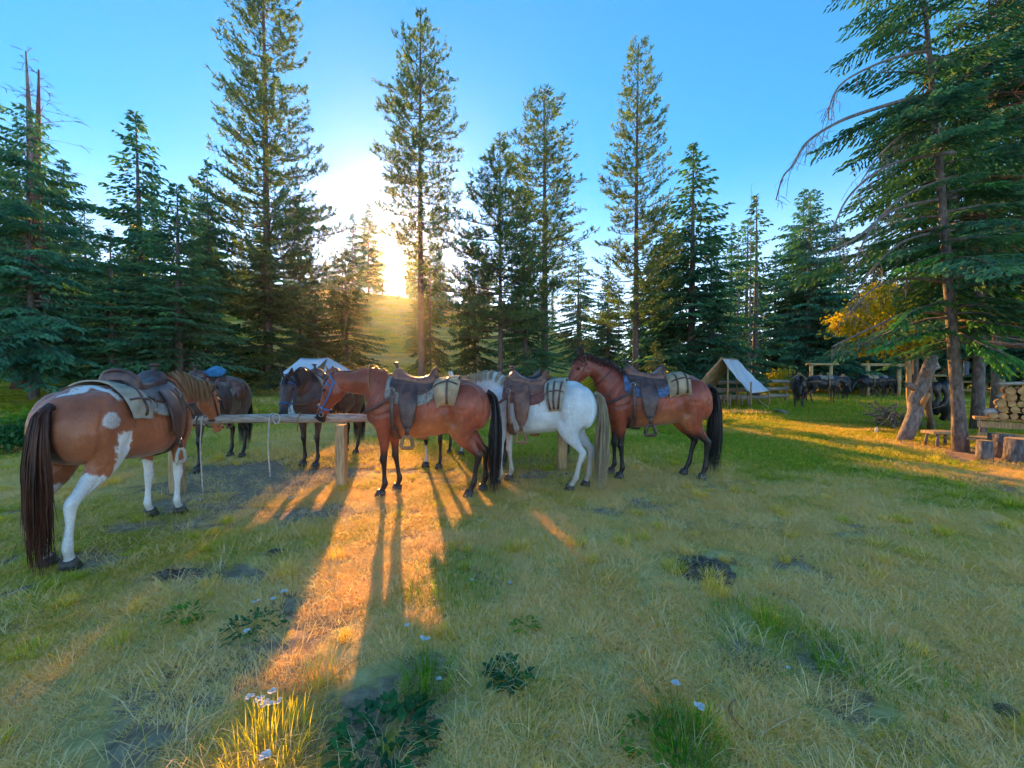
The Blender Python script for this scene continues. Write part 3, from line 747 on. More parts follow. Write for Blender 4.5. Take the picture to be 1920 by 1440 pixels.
def masks(x, y):
    """bare earth 0..1 and greenness 0..1 at ground points"""
    x = np.asarray(x, dtype=float); y = np.asarray(y, dtype=float)
    wx = x + (fbm(x, y, 2.2, 11, 3) - .5) * .35; wy = y + (fbm(x, y, 2.2, 12, 3) - .5) * .35
    d = np.zeros_like(x)
    for (cx, cy, rx, ry, a, st) in BARE:
        r = np.sqrt(((wx - cx) / rx) ** 2 + ((wy - cy) / ry) ** 2)
        d = np.maximum(d, st * (1 - smooth(r, .62, 1.15)))
    small = smooth(fbm(x, y, 1.6, 21, 4), .62, .72) * .75 * (1 - smooth(y, 7, 12))
    d = np.clip(np.maximum(d, small) , 0, 1)
    lush = fbm(x, y, .9, 31, 4) * .55 + fbm(x, y, .25, 33, 3) * .45
    g = smooth(lush, .40, .62)
    g = g * .80 - .17 + .50 * smooth(x / np.maximum(y, 1), .30, .75) * smooth(y, 3, 6)         # greener to the right
    g = g + .55 * smooth(-x / np.maximum(y, 1), .55, .9) * smooth(y, 4.5, 7)          # and on the left bank
    g = g + .22 * smooth(y, 7, 11) * (1 - smooth(y, 20, 32))
    g = g - .25 * (1 - smooth(np.hypot(x + 1.0, y - 3.6), .5, 2.6))
    for (px, py, wp, hp) in ((850, 1080, 220, 110), (470, 1180, 180, 110), (1000, 1330, 160, 160), (1450, 1190, 200, 60), (1680, 1290, 200, 80), (1290, 1390, 240, 90), (720, 1390, 260, 110), (500, 1400, 200, 120), (1790, 1320, 150, 50), (1350, 840, 600, 50)):
        c = G(px, py); a = G(px + wp / 2, py); t = G(px, py - hp / 2); u_ = G(px, py + hp / 2)
        r = np.sqrt(((wx - c.x) / (a.x - c.x)) ** 2 + ((wy - c.y) / ((t.y - u_.y) / 2)) ** 2)
        g = g + .6 * (1 - smooth(r, .4, 1.2))
    return d, np.clip(g, 0, 1)

def build_ground():
    # one polar sheet about the camera, fine in front and near
    rr = np.concatenate([[0.0, .5], np.geomspace(.9, 12, 210), np.geomspace(12.2, 110, 120), np.geomspace(115, 1500, 26)])
    th = np.concatenate([np.linspace(-1.08, 1.08, 300), np.linspace(1.12, 2 * pi - 1.12, 60)])
    Rg, Tg = np.meshgrid(rr, th, indexing='ij')
    X = Rg * np.sin(Tg); Y = Rg * np.cos(Tg); Z = terrain(X, Y)
    d, g = masks(X, Y)
    near = 1 - smooth(Rg, 7, 14)
    Z = Z + near * ((fbm(X, Y, 7.0, 41, 3) - .5) * .028 - d * .018 + d * (fbm(X, Y, 14, 42, 3) - .5) * .035)
    mb = MB(); mb.grid(np.stack([X, Y, Z], -1), close_v=True)
    me = mb.mesh('ground'); fattr(me, 'bare', d.ravel()); fattr(me, 'green', g.ravel())
    m = new_mat('turf'); nt = m.node_tree; L = nt.links.new
    out = N(nt, 'ShaderNodeOutputMaterial'); b = N(nt, 'ShaderNodeBsdfPrincipled'); L(b.outputs[0], out.inputs[0])
    b.inputs['Roughness'].default_value = .95; b.inputs['Specular IOR Level'].default_value = .1
    ga = N(nt, 'ShaderNodeAttribute', attribute_name='green'); ba = N(nt, 'ShaderNodeAttribute', attribute_name='bare')
    geo = N(nt, 'ShaderNodeNewGeometry')
    def nz(scale, detail=6, rough=.65):
        n = N(nt, 'ShaderNodeTexNoise'); n.inputs['Scale'].default_value = scale; n.inputs['Detail'].default_value = detail; n.inputs['Roughness'].default_value = rough
        L(geo.outputs['Position'], n.inputs[0]); return n
    def ramp(src, stops):
        r = N(nt, 'ShaderNodeValToRGB'); L(src, r.inputs[0])
        r.color_ramp.elements[0].position, r.color_ramp.elements[0].color = stops[0][0], (*stops[0][1], 1)
        r.color_ramp.elements[1].position, r.color_ramp.elements[1].color = stops[-1][0], (*stops[-1][1], 1)
        for p_, c_ in stops[1:-1]:
            e = r.color_ramp.elements.new(p_); e.color = (*c_, 1)
        return r
    def mix(f, a, c):
        x = N(nt, 'ShaderNodeMix', data_type='RGBA'); L(f, x.inputs['Factor']); L(a, x.inputs[6]); L(c, x.inputs[7]); return x.outputs[2]
    dry = ramp(nz(9).outputs['Fac'], [(.3, (.42, .29, .10)), (.5, (.66, .46, .17)), (.7, (.82, .61, .28))])
    grn = ramp(nz(6).outputs['Fac'], [(.3, (.20, .22, .02)), (.5, (.40, .36, .03)), (.7, (.60, .48, .08))])
    n3_ = nz(2.5, 8, .75); ad = N(nt, 'ShaderNodeMath', operation='MULTIPLY_ADD'); L(n3_.outputs['Fac'], ad.inputs[0]); ad.inputs[1].default_value = 1.3; L(ga.outputs['Fac'], ad.inputs[2])
    mr = N(nt, 'ShaderNodeMapRange'); mr.inputs['From Min'].default_value = .75; mr.inputs['From Max'].default_value = 1.35; L(ad.outputs[0], mr.inputs['Value'])
    turf = mix(mr.outputs[0], dry.outputs[0], grn.outputs[0])
    dirt = ramp(nz(14, 8).outputs['Fac'], [(.3, (.25, .145, .09)), (.5, (.43, .275, .175)), (.7, (.62, .44, .29))])
    n4 = nz(20, 8, .7); a2 = N(nt, 'ShaderNodeMath', operation='MULTIPLY_ADD'); L(n4.outputs['Fac'], a2.inputs[0]); a2.inputs[1].default_value = .8; L(ba.outputs['Fac'], a2.inputs[2])
    m2 = N(nt, 'ShaderNodeMapRange'); m2.inputs['From Min'].default_value = .62; m2.inputs['From Max'].default_value = .9; L(a2.outputs[0], m2.inputs['Value'])
    L(mix(m2.outputs[0], turf, dirt.outputs[0]), b.inputs['Base Color'])
    bp = N(nt, 'ShaderNodeBump'); bp.inputs['Distance'].default_value = .03; bp.inputs['Strength'].default_value = .8; L(nz(30, 8, .75).outputs['Fac'], bp.inputs['Height']); L(bp.outputs[0], b.inputs['Normal'])
    o = link('ground', me, m); o['kind'] = 'structure'
    return o
build_ground()
NEAR = lambda x, y: gz(x, y)

# ------------------------------------------------------------------ turf blades, instanced in small tussocks
def blade_mat():
    m = new_mat('grass_blade'); nt = m.node_tree; L = nt.links.new
    out = N(nt, 'ShaderNodeOutputMaterial')
    g = N(nt, 'ShaderNodeAttribute', attribute_name='green'); g.attribute_type = 'INSTANCER'
    r = N(nt, 'ShaderNodeAttribute', attribute_name='shade')
    ad = N(nt, 'ShaderNodeMath', operation='ADD'); L(g.outputs['Fac'], ad.inputs[0])
    mu = N(nt, 'ShaderNodeMath', operation='MULTIPLY_ADD'); L(r.outputs['Fac'], mu.inputs[0]); mu.inputs[1].default_value = .9; mu.inputs[2].default_value = -.45
    L(mu.outputs[0], ad.inputs[1])
    cr = N(nt, 'ShaderNodeValToRGB'); L(ad.outputs[0], cr.inputs[0])
    st = [(0.0, (.95, .72, .40)), (.2, (.92, .63, .24)), (.38, (.86, .59, .12)), (.6, (.70, .56, .05)), (.82, (.46, .50, .03)), (1.0, (.24, .38, .03))]
    cr.color_ramp.elements[0].color = (*st[0][1], 1); cr.color_ramp.elements[1].color = (*st[-1][1], 1)
    for p_, c_ in st[1:-1]:
        e = cr.color_ramp.elements.new(p_); e.color = (*c_, 1)
    b = N(nt, 'ShaderNodeBsdfPrincipled'); b.inputs['Roughness'].default_value = .6; b.inputs['Specular IOR Level'].default_value = .25; L(cr.outputs[0], b.inputs['Base Color'])
    tr = N(nt, 'ShaderNodeBsdfTranslucent'); mv = N(nt, 'ShaderNodeVectorMath', operation='MULTIPLY'); mv.inputs[1].default_value = (1.4, 1.3, .6); L(cr.outputs[0], mv.inputs[0]); L(mv.outputs[0], tr.inputs[0])
    ms = N(nt, 'ShaderNodeMixShader'); ms.inputs[0].default_value = .4; L(b.outputs[0], ms.inputs[1]); L(tr.outputs[0], ms.inputs[2]); L(ms.outputs[0], out.inputs[0])
    return m
M['blade'] = blade_mat()
GRASS_SRC = bpy.data.collections.new('grass_sources')
def blades_mesh(name, n, radius, lmin, lmax, w, tilt0, tilt1, rs, comb=0.0, square=True):
    if square: bx = rs.uniform(-radius, radius, n); by = rs.uniform(-radius, radius, n)
    else:
        a = rs.uniform(0, 2 * pi, n); r = radius * np.sqrt(rs.rand(n)); bx, by = r * np.cos(a), r * np.sin(a)
    az = rs.uniform(0, 2 * pi, n); 
    if comb: az = np.where(rs.rand(n) < comb, rs.normal(.6, .6, n), az)
    if not square: az = np.arctan2(by, bx) + rs.normal(0, .7, n)
    tl = np.radians(rs.uniform(tilt0, tilt1, n)); ln = rs.uniform(lmin, lmax, n); ww = w * rs.uniform(.6, 1.3, n)
    dx, dy = np.cos(az), np.sin(az); sx, sy = -dy, dx
    V = np.zeros((n, 5, 3)); 
    h1 = ln * .5 * np.cos(tl * .7); o1 = ln * .5 * np.sin(tl * .7)
    h2 = h1 + ln * .5 * np.cos(np.minimum(tl * 1.25, 1.65)); o2 = o1 + ln * .5 * np.sin(np.minimum(tl * 1.25, 1.65))
    tw = rs.normal(0, .35, n)
    for k, (h, o, wd) in enumerate(((0 * ln - .004, 0 * ln, 1), (h1, o1, .8), (h2, o2, 0))):
        cx = bx + dx * o + sx * tw * o; cy = by + dy * o + sy * tw * o
        if k < 2:
            V[:, 2 * k] = np.stack([cx - sx * ww * wd, cy - sy * ww * wd, h], -1); V[:, 2 * k + 1] = np.stack([cx + sx * ww * wd, cy + sy * ww * wd, h], -1)
        else: V[:, 4] = np.stack([cx, cy, h], -1)
    i = np.arange(n) * 5
    me = mesh_np(name, V.reshape(-1, 3), [np.stack([i, i + 1, i + 3, i + 2], -1), np.stack([i + 2, i + 3, i + 4], -1)])
    sh = np.clip(rs.rand(n), 0, 1); fattr(me, 'shade', np.repeat(sh, 5)); me.materials.append(M['blade'])
    o = bpy.data.objects.new(name, me); GRASS_SRC.objects.link(o); return o
rs = np.random.RandomState(5)
# names sort in this order, so index = kind
for k in range(4): blades_mesh('a_short_turf_%d' % k, 1700, .22, .02, .062, .0013, 50, 90, rs, comb=.55)
for k in range(3): blades_mesh('b_leafy_tuft_%d' % k, 190, .085, .07, .17, .0021, 5, 55, rs, square=False)
for k in range(3): blades_mesh('c_coarse_turf_%d' % k, 1300, .6, .05, .12, .0042, 30, 85, rs, comb=.3)
for k in range(2): blades_mesh('d_far_turf_%d' % k, 1200, 1.6, .12, .26, .012, 25, 80, rs)
for k in range(2): blades_mesh('e_long_straw_%d' % k, 40, .12, .08, .22, .0014, 60, 89, rs, square=False)
def scatter(name, X, Y, kind, green, scale, zs, lab, rs, sink=0.0):
    n = len(X); me = bpy.data.meshes.new(name); Z = terrain(X, Y) - sink
    me.vertices.add(n); me.vertices.foreach_set('co', np.stack([X, Y, Z], -1).astype(np.float32).ravel())
    fattr(me, 'green', green)
    a = me.attributes.new('kind_index', 'INT', 'POINT'); a.data.foreach_set('value', kind.astype(np.int32))
    a = me.attributes.new('turn', 'FLOAT_VECTOR', 'POINT'); rot = np.zeros((n, 3), dtype=np.float32); rot[:, 2] = rs.uniform(0, 2 * pi, n); rot[:, 0] = rs.normal(0, .04, n); a.data.foreach_set('vector', rot.ravel())
    a = me.attributes.new('size', 'FLOAT_VECTOR', 'POINT'); sc = np.stack([scale, scale, scale * zs], -1).astype(np.float32); a.data.foreach_set('vector', sc.ravel())
    o = link(name, me); tag(o, kind='stuff')
    ng = bpy.data.node_groups.new('scatter_' + name, 'GeometryNodeTree')
    ng.interface.new_socket('Geometry', in_out='INPUT', socket_type='NodeSocketGeometry'); ng.interface.new_socket('Geometry', in_out='OUTPUT', socket_type='NodeSocketGeometry')
    gi = ng.nodes.new('NodeGroupInput'); go = ng.nodes.new('NodeGroupOutput')
    mp = ng.nodes.new('GeometryNodeMeshToPoints'); ip = ng.nodes.new('GeometryNodeInstanceOnPoints'); ci = ng.nodes.new('GeometryNodeCollectionInfo')
    ci.inputs['Collection'].default_value = GRASS_SRC; ci.inputs['Separate Children'].default_value = True; ci.inputs['Reset Children'].default_value = True
    def named(nm, ty):
        q = ng.nodes.new('GeometryNodeInputNamedAttribute'); q.data_type = ty; q.inputs['Name'].default_value = nm
        return [s_ for s_ in q.outputs if s_.enabled and s_.name == 'Attribute'][0]
    lk = ng.links.new
    lk(gi.outputs[0], mp.inputs['Mesh']); lk(mp.outputs[0], ip.inputs['Points']); lk(ci.outputs[0], ip.inputs['Instance']); ip.inputs['Pick Instance'].default_value = True
    lk(named('kind_index', 'INT'), ip.inputs['Instance Index']); lk(named('turn', 'FLOAT_VECTOR'), ip.inputs['Rotation']); lk(named('size', 'FLOAT_VECTOR'), ip.inputs['Scale'])
    lk(ip.outputs[0], go.inputs[0])
    md = o.modifiers.new('scatter', 'NODES'); md.node_group = ng
    return o
def area(y0, y1, step, rs, umax=1.42, pad=.5):
    X, Y = [], []
    y = y0
    ys = np.arange(y0, y1, step)
    for y in ys:
        w = min(y * umax + pad, 60)
        xs = np.arange(-w, w, step); X.append(xs); Y.append(np.full(len(xs), y))
    X = np.concatenate(X); Y = np.concatenate(Y)
    return X + rs.uniform(-.5, .5, len(X)) * step, Y + rs.uniform(-.5, .5, len(Y)) * step
X, Y = area(.95, 6.5, .25, rs); d, g = masks(X, Y); keep = rs.rand(len(X)) > d * 1.6 - .16; X, Y, g, d = X[keep], Y[keep], g[keep], d[keep]
scatter('short_grass', X, Y, rs.randint(0, 4, len(X)), np.clip(g * .9 + .9 * (fbm(X, Y, 3.1, 61, 3) - .5) + rs.normal(0, .10, len(X)) - .08 * d, 0, 1), rs.uniform(.8, 1.15, len(X)), 1 - .4 * d, 'x', rs)
X, Y = area(6.3, 15, .62, rs); d, g = masks(X, Y); keep = rs.rand(len(X)) > d * 1.2 - .1; X, Y, g = X[keep], Y[keep], g[keep]
scatter('lawn_grass', X, Y, rs.randint(7, 10, len(X)), np.clip(g * .85 + .06 + rs.normal(0, .07, len(X)), 0, 1), rs.uniform(.8, 1.1, len(X)), np.full(len(X), .8), 'x', rs)
X, Y = area(14.5, 62, 1.9, rs, 1.35); d, g = masks(X, Y)
scatter('meadow_grass', X, Y, rs.randint(10, 12, len(X)), np.clip(g * .8 + .05 + rs.normal(0, .08, len(X)), 0, 1), rs.uniform(.8, 1.15, len(X)), np.full(len(X), .8), 'x', rs)
# greener, taller tufts and loose straw
X, Y = area(1.0, 7.0, .15, rs); d, g = masks(X, Y)
pr = .05 + .6 * smooth(g, .5, 1.0) * smooth(fbm(X, Y, 2.4, 51, 3), .42, .62); keep = rs.rand(len(X)) < pr * (1 - d * .8); X, Y, g = X[keep], Y[keep], g[keep]
scatter('grass_tufts', X, Y, rs.randint(4, 7, len(X)), np.clip(.45 + .5 * g + rs.normal(0, .1, len(X)), 0, 1), rs.uniform(.45, .95, len(X)), rs.uniform(.6, 1, len(X)), 'x', rs)
X, Y = area(1.0, 6.0, .2, rs); keep = rs.rand(len(X)) < .55; X, Y = X[keep], Y[keep]
scatter('dry_straw', X, Y, rs.randint(12, 14, len(X)), rs.uniform(0, .12, len(X)), rs.uniform(.7, 1.2, len(X)), np.full(len(X), 1.0), 'x', rs, sink=-.012)
# ================================================================== TREES
class Arr:
    def __init__(s): s.v = []; s.t = []; s.n = 0
    def tris(s, V):                                                  # V (m,3,3)
        V = np.asarray(V).reshape(-1, 3); s.v.append(V); s.t.append(np.arange(len(V)).reshape(-1, 3) + s.n); s.n += len(V)
    def mesh(s, name): return mesh_np(name, np.concatenate(s.v), [np.concatenate(s.t)], smooth=False)
def norm(v): return v / np.maximum(np.linalg.norm(v, axis=-1, keepdims=True), 1e-9)
def sprays(A, P0, D, length, width, rs, droop=.0, blades=2):
    """flat needle sprays: narrow leaf-sized triangles from P0 along D"""
    n = len(P0); D = norm(D)
    for b in range(blades):
        rnd = norm(rs.normal(size=(n, 3))); S_ = norm(np.cross(D, rnd)); ln = (length * rs.uniform(.6, 1.2, n))[:, None] if np.isscalar(length) else (length * rs.uniform(.6, 1.2, n))[:, None]
        wd = width * rs.uniform(.6, 1.3, n)[:, None]
        tip = P0 + D * ln + np.array([0, 0, -1]) * droop * ln + S_ * rs.normal(0, .12, n)[:, None] * ln
        mid = P0 + D * ln * .38
        A.tris(np.stack([P0, mid + S_ * wd, tip], 1)); A.tris(np.stack([P0, tip, mid - S_ * wd], 1))
def tufts(A, C, D, length, spread, width, k, rs):
    """bottle-brush of needles round a twig end"""
    n = len(C); D = norm(D)
    for i in range(k):
        u = rs.rand(n)[:, None]; r = norm(rs.normal(size=(n, 3))); dirn = norm(D * .75 + r * spread)
        base = C + D * (u - .35) * length * .9
        ln = length * rs.uniform(.55, 1.0, n)[:, None]; s_ = norm(np.cross(dirn, rs.normal(size=(n, 3)))) * width * rs.uniform(.6, 1.3, n)[:, None]
        A.tris(np.stack([base - s_, base + s_, base + dirn * ln], 1))
def trunk_mesh(name, H, r0, r1, rs, lean=(0, 0), seg=14, n=9, wob=.02):
    mb = MB(); pts = []; rad = []
    ph = rs.uniform(0, 6, 2)
    for i in range(seg + 1):
        t = i / seg; z = H * t
        pts.append((lean[0] * t + wob * H * .1 * sin(t * 5 + ph[0]) * t, lean[1] * t + wob * H * .1 * sin(t * 4 + ph[1]) * t, z - (.25 if i == 0 else 0)))
        rad.append((r0 * (1 - t) + r1 * t) * (1.35 if i == 0 else 1))
    mb.tube(pts, rad, n=n, side=(1, 0, 0))
    return mb, pts
def axis_at(pts, z, H):
    t = max(0, min(.9999, z / H)) * (len(pts) - 1); i = int(t); u = t - i
    return Vector(pts[i]).lerp(Vector(pts[i + 1]), u)
def spruce(H, R, rs, z0=.06, size=1.0, dens=1.0, droop=.25, ragged=.25, fine=1.0, lean=(0, 0), r0=None, power=.85, gap=0.0):
    """returns trunk MB (with branches' wood) and crown Arr"""
    r0 = r0 or .011 * H + .05
    mb, axis = trunk_mesh('t', H, r0, .012, rs, lean); wood = MB(); A = Arr()
    nb = int(17 * H * dens); P0s, Ds, Ls = [], [], []
    for i in range(nb):
        t = z0 + (1 - z0) * ((i + rs.rand()) / nb); z = t * H
        if rs.rand() < gap * (1 - t): continue
        env = (R * ((1 - t) / (1 - z0)) ** power + .12 + .25 * (t > .5) * (1 - t)) * (1.0 if t > z0 + .1 else .75 + 2.5 * (t - z0))
        ln = max(.12, env * rs.uniform(1 - ragged * 1.6, 1 + ragged * .6)); az = rs.uniform(0, 2 * pi) if rs.rand() < .5 else (i * 2.4 + rs.normal(0, .3))
        up = .28 * t + .05; c = axis_at(axis, z, H)
        d = Vector((cos(az), sin(az), 0)); m = 5; pts = []
        for k in range(m + 1):
            s = k / m; pts.append(c + d * ln * s + Vector((0, 0, ln * (up * s - (droop + .25 * (1 - t)) * s ** 1.7 + (.16 * s ** 3)))))
        if ln > .5: wood.tube(pts[:5], [max(.006, .018 * ln * (1 - s / 5)) for s in range(5)], n=3, cap=False)
        # side shoots, longest near the middle
        ns = max(5, int(ln * 11 * fine)); side = Vector((-d.y, d.x, 0))
        for q in range(ns):
            s = .12 + .88 * (q + rs.rand()) / ns; k = min(m - 1, int(s * m)); u = s * m - k; p = pts[k].lerp(pts[k + 1], u)
            sl = ln * .34 * (1 - .55 * s) + .12
            sg = 1 if q % 2 else -1
            dd = (d * .75 + side * sg * (.85 + .3 * rs.rand()) + Vector((0, 0, -.22 - .3 * rs.rand()))).normalized()
            nn = max(1, int(sl * 6 * fine))
            for j in range(nn):
                P0s.append(p + dd * sl * (j / nn)); Ds.append(dd * .8 + d * .35 * rs.rand() + side * rs.normal(0, .35) + Vector((0, 0, -.1 - .25 * rs.rand()))); Ls.append((.19 / fine ** .5 + sl * .14) * size)
        P0s.append(pts[-2]); Ds.append(d + Vector((0, 0, .1))); Ls.append(.2)
    sprays(A, np.array(P0s), np.array(Ds), np.array(Ls), .050 / fine ** .5 * size, rs, .08, 2 if size == 1 else 3)
    # leader
    k = 14; zz = np.linspace(H * .94, H, k); P0 = np.array([tuple(axis_at(axis, z, H)) for z in zz]); D = np.stack([np.cos(np.arange(k) * 2.4), np.sin(np.arange(k) * 2.4), np.full(k, .9)], -1)
    sprays(A, P0, D, .22, .03, rs)
    print('spruce tris', A.n // 3)
    return mb, wood, A
def pine(H, R, rs, z0=.35, dens=1.0, lean=(0, 0), r0=None, shape=None, tuft=.20, k=9, up=.55, gap=.15):
    r0 = r0 or .009 * H + .04
    mb, axis = trunk_mesh('t', H, r0, .03, rs, lean); wood = MB(); A = Arr(); C, D = [], []
    nb = int(12 * H * (1 - z0) * dens)
    shape = shape or (lambda t: (1 - t) ** .62 * (.55 + .45 * min(1, t * 3.5)))
    for i in range(nb):
        t = (i + rs.rand()) / nb; z = H * (z0 + (1 - z0) * t)
        if rs.rand() < gap: continue
        ln = max(.25, R * shape(t) * rs.uniform(.55, 1.15)); az = i * 2.4 + rs.normal(0, .5); c = axis_at(axis, z, H)
        d = Vector((cos(az), sin(az), 0)); side = Vector((-d.y, d.x, 0)); m = 5; pts = []
        bend = rs.normal(0, .12)
        for q in range(m + 1):
            s = q / m; pts.append(c + d * ln * s + side * bend * ln * s * s + Vector((0, 0, ln * (-.12 * s + up * s * s * (.5 + .7 * t)))))
        wood.tube(pts, [max(.008, .014 * ln * (1.15 - s / 5)) for s in range(m + 1)], n=3, cap=False)
        ns = max(4, int(ln * 7))
        for q in range(ns):
            s = .25 + .75 * (q + rs.rand()) / ns; kx = min(m - 1, int(s * m)); u = s * m - kx; p = pts[kx].lerp(pts[kx + 1], u)
            sg = rs.choice((-1, 1)); dd = (d * .7 + side * sg * rs.uniform(.3, 1.1) + Vector((0, 0, .25 + .6 * rs.rand()))).normalized(); tl = (.18 + .30 * ln * (1 - s * .6)) * rs.uniform(.5, 1)
            e = p + dd * tl
            if tl > .25: wood.tube([p, e], [.008, .005], n=3, cap=False)
            C.append(e); D.append(dd + Vector((0, 0, .5)))
            if tl > .4: C.append(p + dd * tl * .55 + side * sg * .05); D.append(dd * .6 + side * sg + Vector((0, 0, .5)))
        C.append(pts[-1]); D.append(d + Vector((0, 0, .7)))
    tufts(A, np.array(C), np.array(D), tuft, .95, .030, k, rs); print('pine tufts', len(C), A.n // 3)
    zt = np.linspace(H * .97, H, 5); P0 = np.array([tuple(axis_at(axis, z, H)) for z in zt]); tufts(A, P0, np.tile([0, 0, 1.0], (5, 1)), tuft, .9, .017, 14, rs)
    return mb, wood, A
def dead_tree(H, R, rs, n=60, lean=(0, 0), z0=.2, r0=None, droopy=.2, twigs=3, one_side=None):
    r0 = r0 or .008 * H + .04
    mb, axis = trunk_mesh('t', H, r0, .01, rs, lean); wood = MB()
    for i in range(n):
        t = z0 + (1 - z0) * rs.rand(); c = axis_at(axis, t * H, H); ln = R * (1 - .75 * (t - z0) / (1 - z0)) * rs.uniform(.3, 1.1); az = rs.uniform(0, 2 * pi)
        if one_side is not None and rs.rand() < .7: az = rs.normal(one_side, .6)
        d = Vector((cos(az), sin(az), 0)); side = Vector((-d.y, d.x, 0)); b = rs.normal(0, .15)
        pts = [c + d * ln * s + side * b * ln * s * s + Vector((0, 0, ln * (.18 * s - droopy * s * s * 1.5))) for s in np.linspace(0, 1, 6)]
        wood.tube(pts, [max(.004, .012 * ln * (1.05 - s)) for s in np.linspace(0, 1, 6)], n=3, cap=False)
        for q in range(twigs):
            s = rs.uniform(.3, 1); k = min(4, int(s * 5)); p = pts[k]; e = p + (d * .5 + side * rs.choice((-1, 1)) * .8 + Vector((0, 0, rs.normal(-.1, .4)))) * ln * .3 * rs.uniform(.5, 1)
            wood.tube([p, (p + e) / 2 + Vector((0, 0, .03)), e], [.006, .005, .003], n=3, cap=False)
    return mb, wood, None
TREES = {}
def proto(key, made, mats):
    mb, wood, A = made
    tm = mb.mesh('trunk'); tm.materials.append(M[mats[0]])
    wm = None
    if wood is not None and wood.n: wm = wood.mesh('branches'); wm.materials.append(M[mats[0]])
    cm = None
    if A is not None: cm = A.mesh('crown'); cm.materials.append(M[mats[1]])
    TREES[key] = (tm, wm, cm)
def place(key, name, x, y, H_want, H_proto, label, group=None, rz=None, wide=1.0, cat='tree', z=None, tilt=None):
    tm, wm, cm = TREES[key]
    r = empty(name, (x, y, gz(x, y) if z is None else z), rz if rz is not None else random.uniform(0, 6.28), label, cat, group)
    s = H_want / H_proto; r.scale = (s * wide, s * wide, s)
    if tilt: r.rotation_euler = (*tilt, r.rotation_euler[2])
    o = link('trunk', tm, None, r)
    if wm: link('branches', wm, None, r)['kind'] = 'stuff'
    if cm: link('crown', cm, None, r)
    return r
rs = np.random.RandomState(21)
proto('s1', spruce(12, 2.6, rs, dens=1.0), ('bark_grey', 'spruce')); proto('s2', spruce(12, 3.0, rs, dens=.9, ragged=.35, droop=.32), ('bark_grey', 'spruce'))
proto('s3', spruce(12, 2.3, rs, dens=1.0, ragged=.3, droop=.2, power=.75), ('bark_grey', 'spruce_blue')); proto('s4', spruce(12, 1.7, rs, dens=.8, ragged=.45, gap=.25), ('bark_grey', 'spruce'))
proto('s5', spruce(12, 3.3, rs, dens=1.0, ragged=.3, droop=.3, power=.6, z0=.1), ('bark_grey', 'spruce_blue')); proto('s6', spruce(8, 2.4, rs, dens=1.0, z0=.02, ragged=.3), ('bark_grey', 'spruce_warm'))
proto('s7', spruce(12, 1.25, rs, dens=.6, ragged=.5, gap=.35, power=.6), ('bark_grey', 'spruce'))
proto('dead1', dead_tree(12, 1.1, rs, 70), ('bark_dead', None)); proto('dead2', dead_tree(10, 1.5, rs, 55, droopy=.05, lean=(.8, 0)), ('twig_red', None))
def T(key, Hp, name, px, ytop, Y, label, wide=1.0, group=None, rz=None, tilt=None, cat='tree'):
    t = P(px, ytop, Y); z = gz(t.x, Y)
    return place(key, name, t.x, Y, t.z - z, Hp, label, group, rz, wide, cat, tilt=tilt)
# ---- hero pines
rs = np.random.RandomState(33)
tall = lambda t: (1 - t) ** .55 * (.75 + .25 * min(1, t * 2.5))
proto('p_big', pine(24, 4.3, rs, z0=.13, dens=1.2, shape=lambda t: (1.06 - t) ** .7 * (.9 + .12 * sin(t * 9)), tuft=.26, k=10, up=.55), ('bark_pine', 'pine'))
proto('p_sun', pine(20, 2.9, rs, z0=.30, dens=1.25, shape=lambda t: (.55 + .75 * t) * (1 - t ** 3.2) if t > .12 else .45, tuft=.24, k=9, up=.35), ('bark_pine', 'pine'))
proto('p_mid', pine(15, 4.4, rs, z0=.22, dens=1.25, shape=lambda t: (1 - t ** 3.5) * (.82 + .18 * sin(t * 5)), tuft=.26, k=10, up=.25, gap=.2), ('bark_pine', 'pine'))
proto('p_right', pine(20, 2.9, rs, z0=.28, dens=1.1, shape=lambda t: (.6 + .5 * sin(min(1, t * 1.4) * pi * .5)) * (1 - t) ** .5, tuft=.24, k=9), ('bark_pine', 'pine'))
proto('p_open', pine(22, 3.4, rs, z0=.2, dens=.95, shape=lambda t: (1.03 - t) ** .55 * .95, tuft=.26, k=9, up=.5), ('bark_pine', 'pine'))
T('p_big', 24, 'pine_tree', 492, -95, 20.5, 'tallest pine, dense dark crown cut by the top of the frame, left of the sun')
T('p_sun', 20, 'pine_tree', 787, 34, 19.0, 'tall straight pine with bare lower trunk just right of the sun', wide=.92, rz=.5)
T('p_mid', 15, 'pine_tree', 938, 262, 18.0, 'broad pine with a broken bare tip and grey trunk behind the white horse', rz=2.0, wide=.92)
T('p_right', 20, 'pine_tree', 1022, 178, 23, 'slender pine with rounded top between the broken-topped pine and the tall open pine', rz=1.0, wide=1.3)
T('p_open', 22, 'pine_tree', 1196, 86, 21, 'tall open-crowned pine with a clean dark trunk behind the bay horse on the right', rz=.4, wide=.92)
# ---- spruces round the meadow (pixel x, pixel y of the tip, depth)
T('s5', 12, 'spruce_tree', 48, 200, 12.5, 'broad dark spruce at the far left edge on the green bank', wide=.85)
T('s3', 12, 'spruce_tree', 118, 300, 17, 'spruce behind the far left spruce, lower and thinner', wide=1.1)
T('s3', 12, 'spruce_tree', 256, 212, 15.5, 'pointed blue-green spruce with a fine tip, second from the left', wide=1.08)
T('s1', 12, 'spruce_tree', 330, 345, 14.5, 'shorter bushy spruce close right of the pointed blue-green spruce', wide=1.35)
T('s1', 12, 'spruce_tree', 205, 430, 13.5, 'low full spruce in front of the pointed blue-green spruce', wide=1.3)
T('s2', 12, 'spruce_tree', 388, 300, 18, 'spruce standing between the bushy spruce and the tallest pine', wide=.85)
T('s6', 8, 'spruce_tree', 500, 455, 19, 'dense olive spruce filling the foot of the tallest pine', wide=1.25)
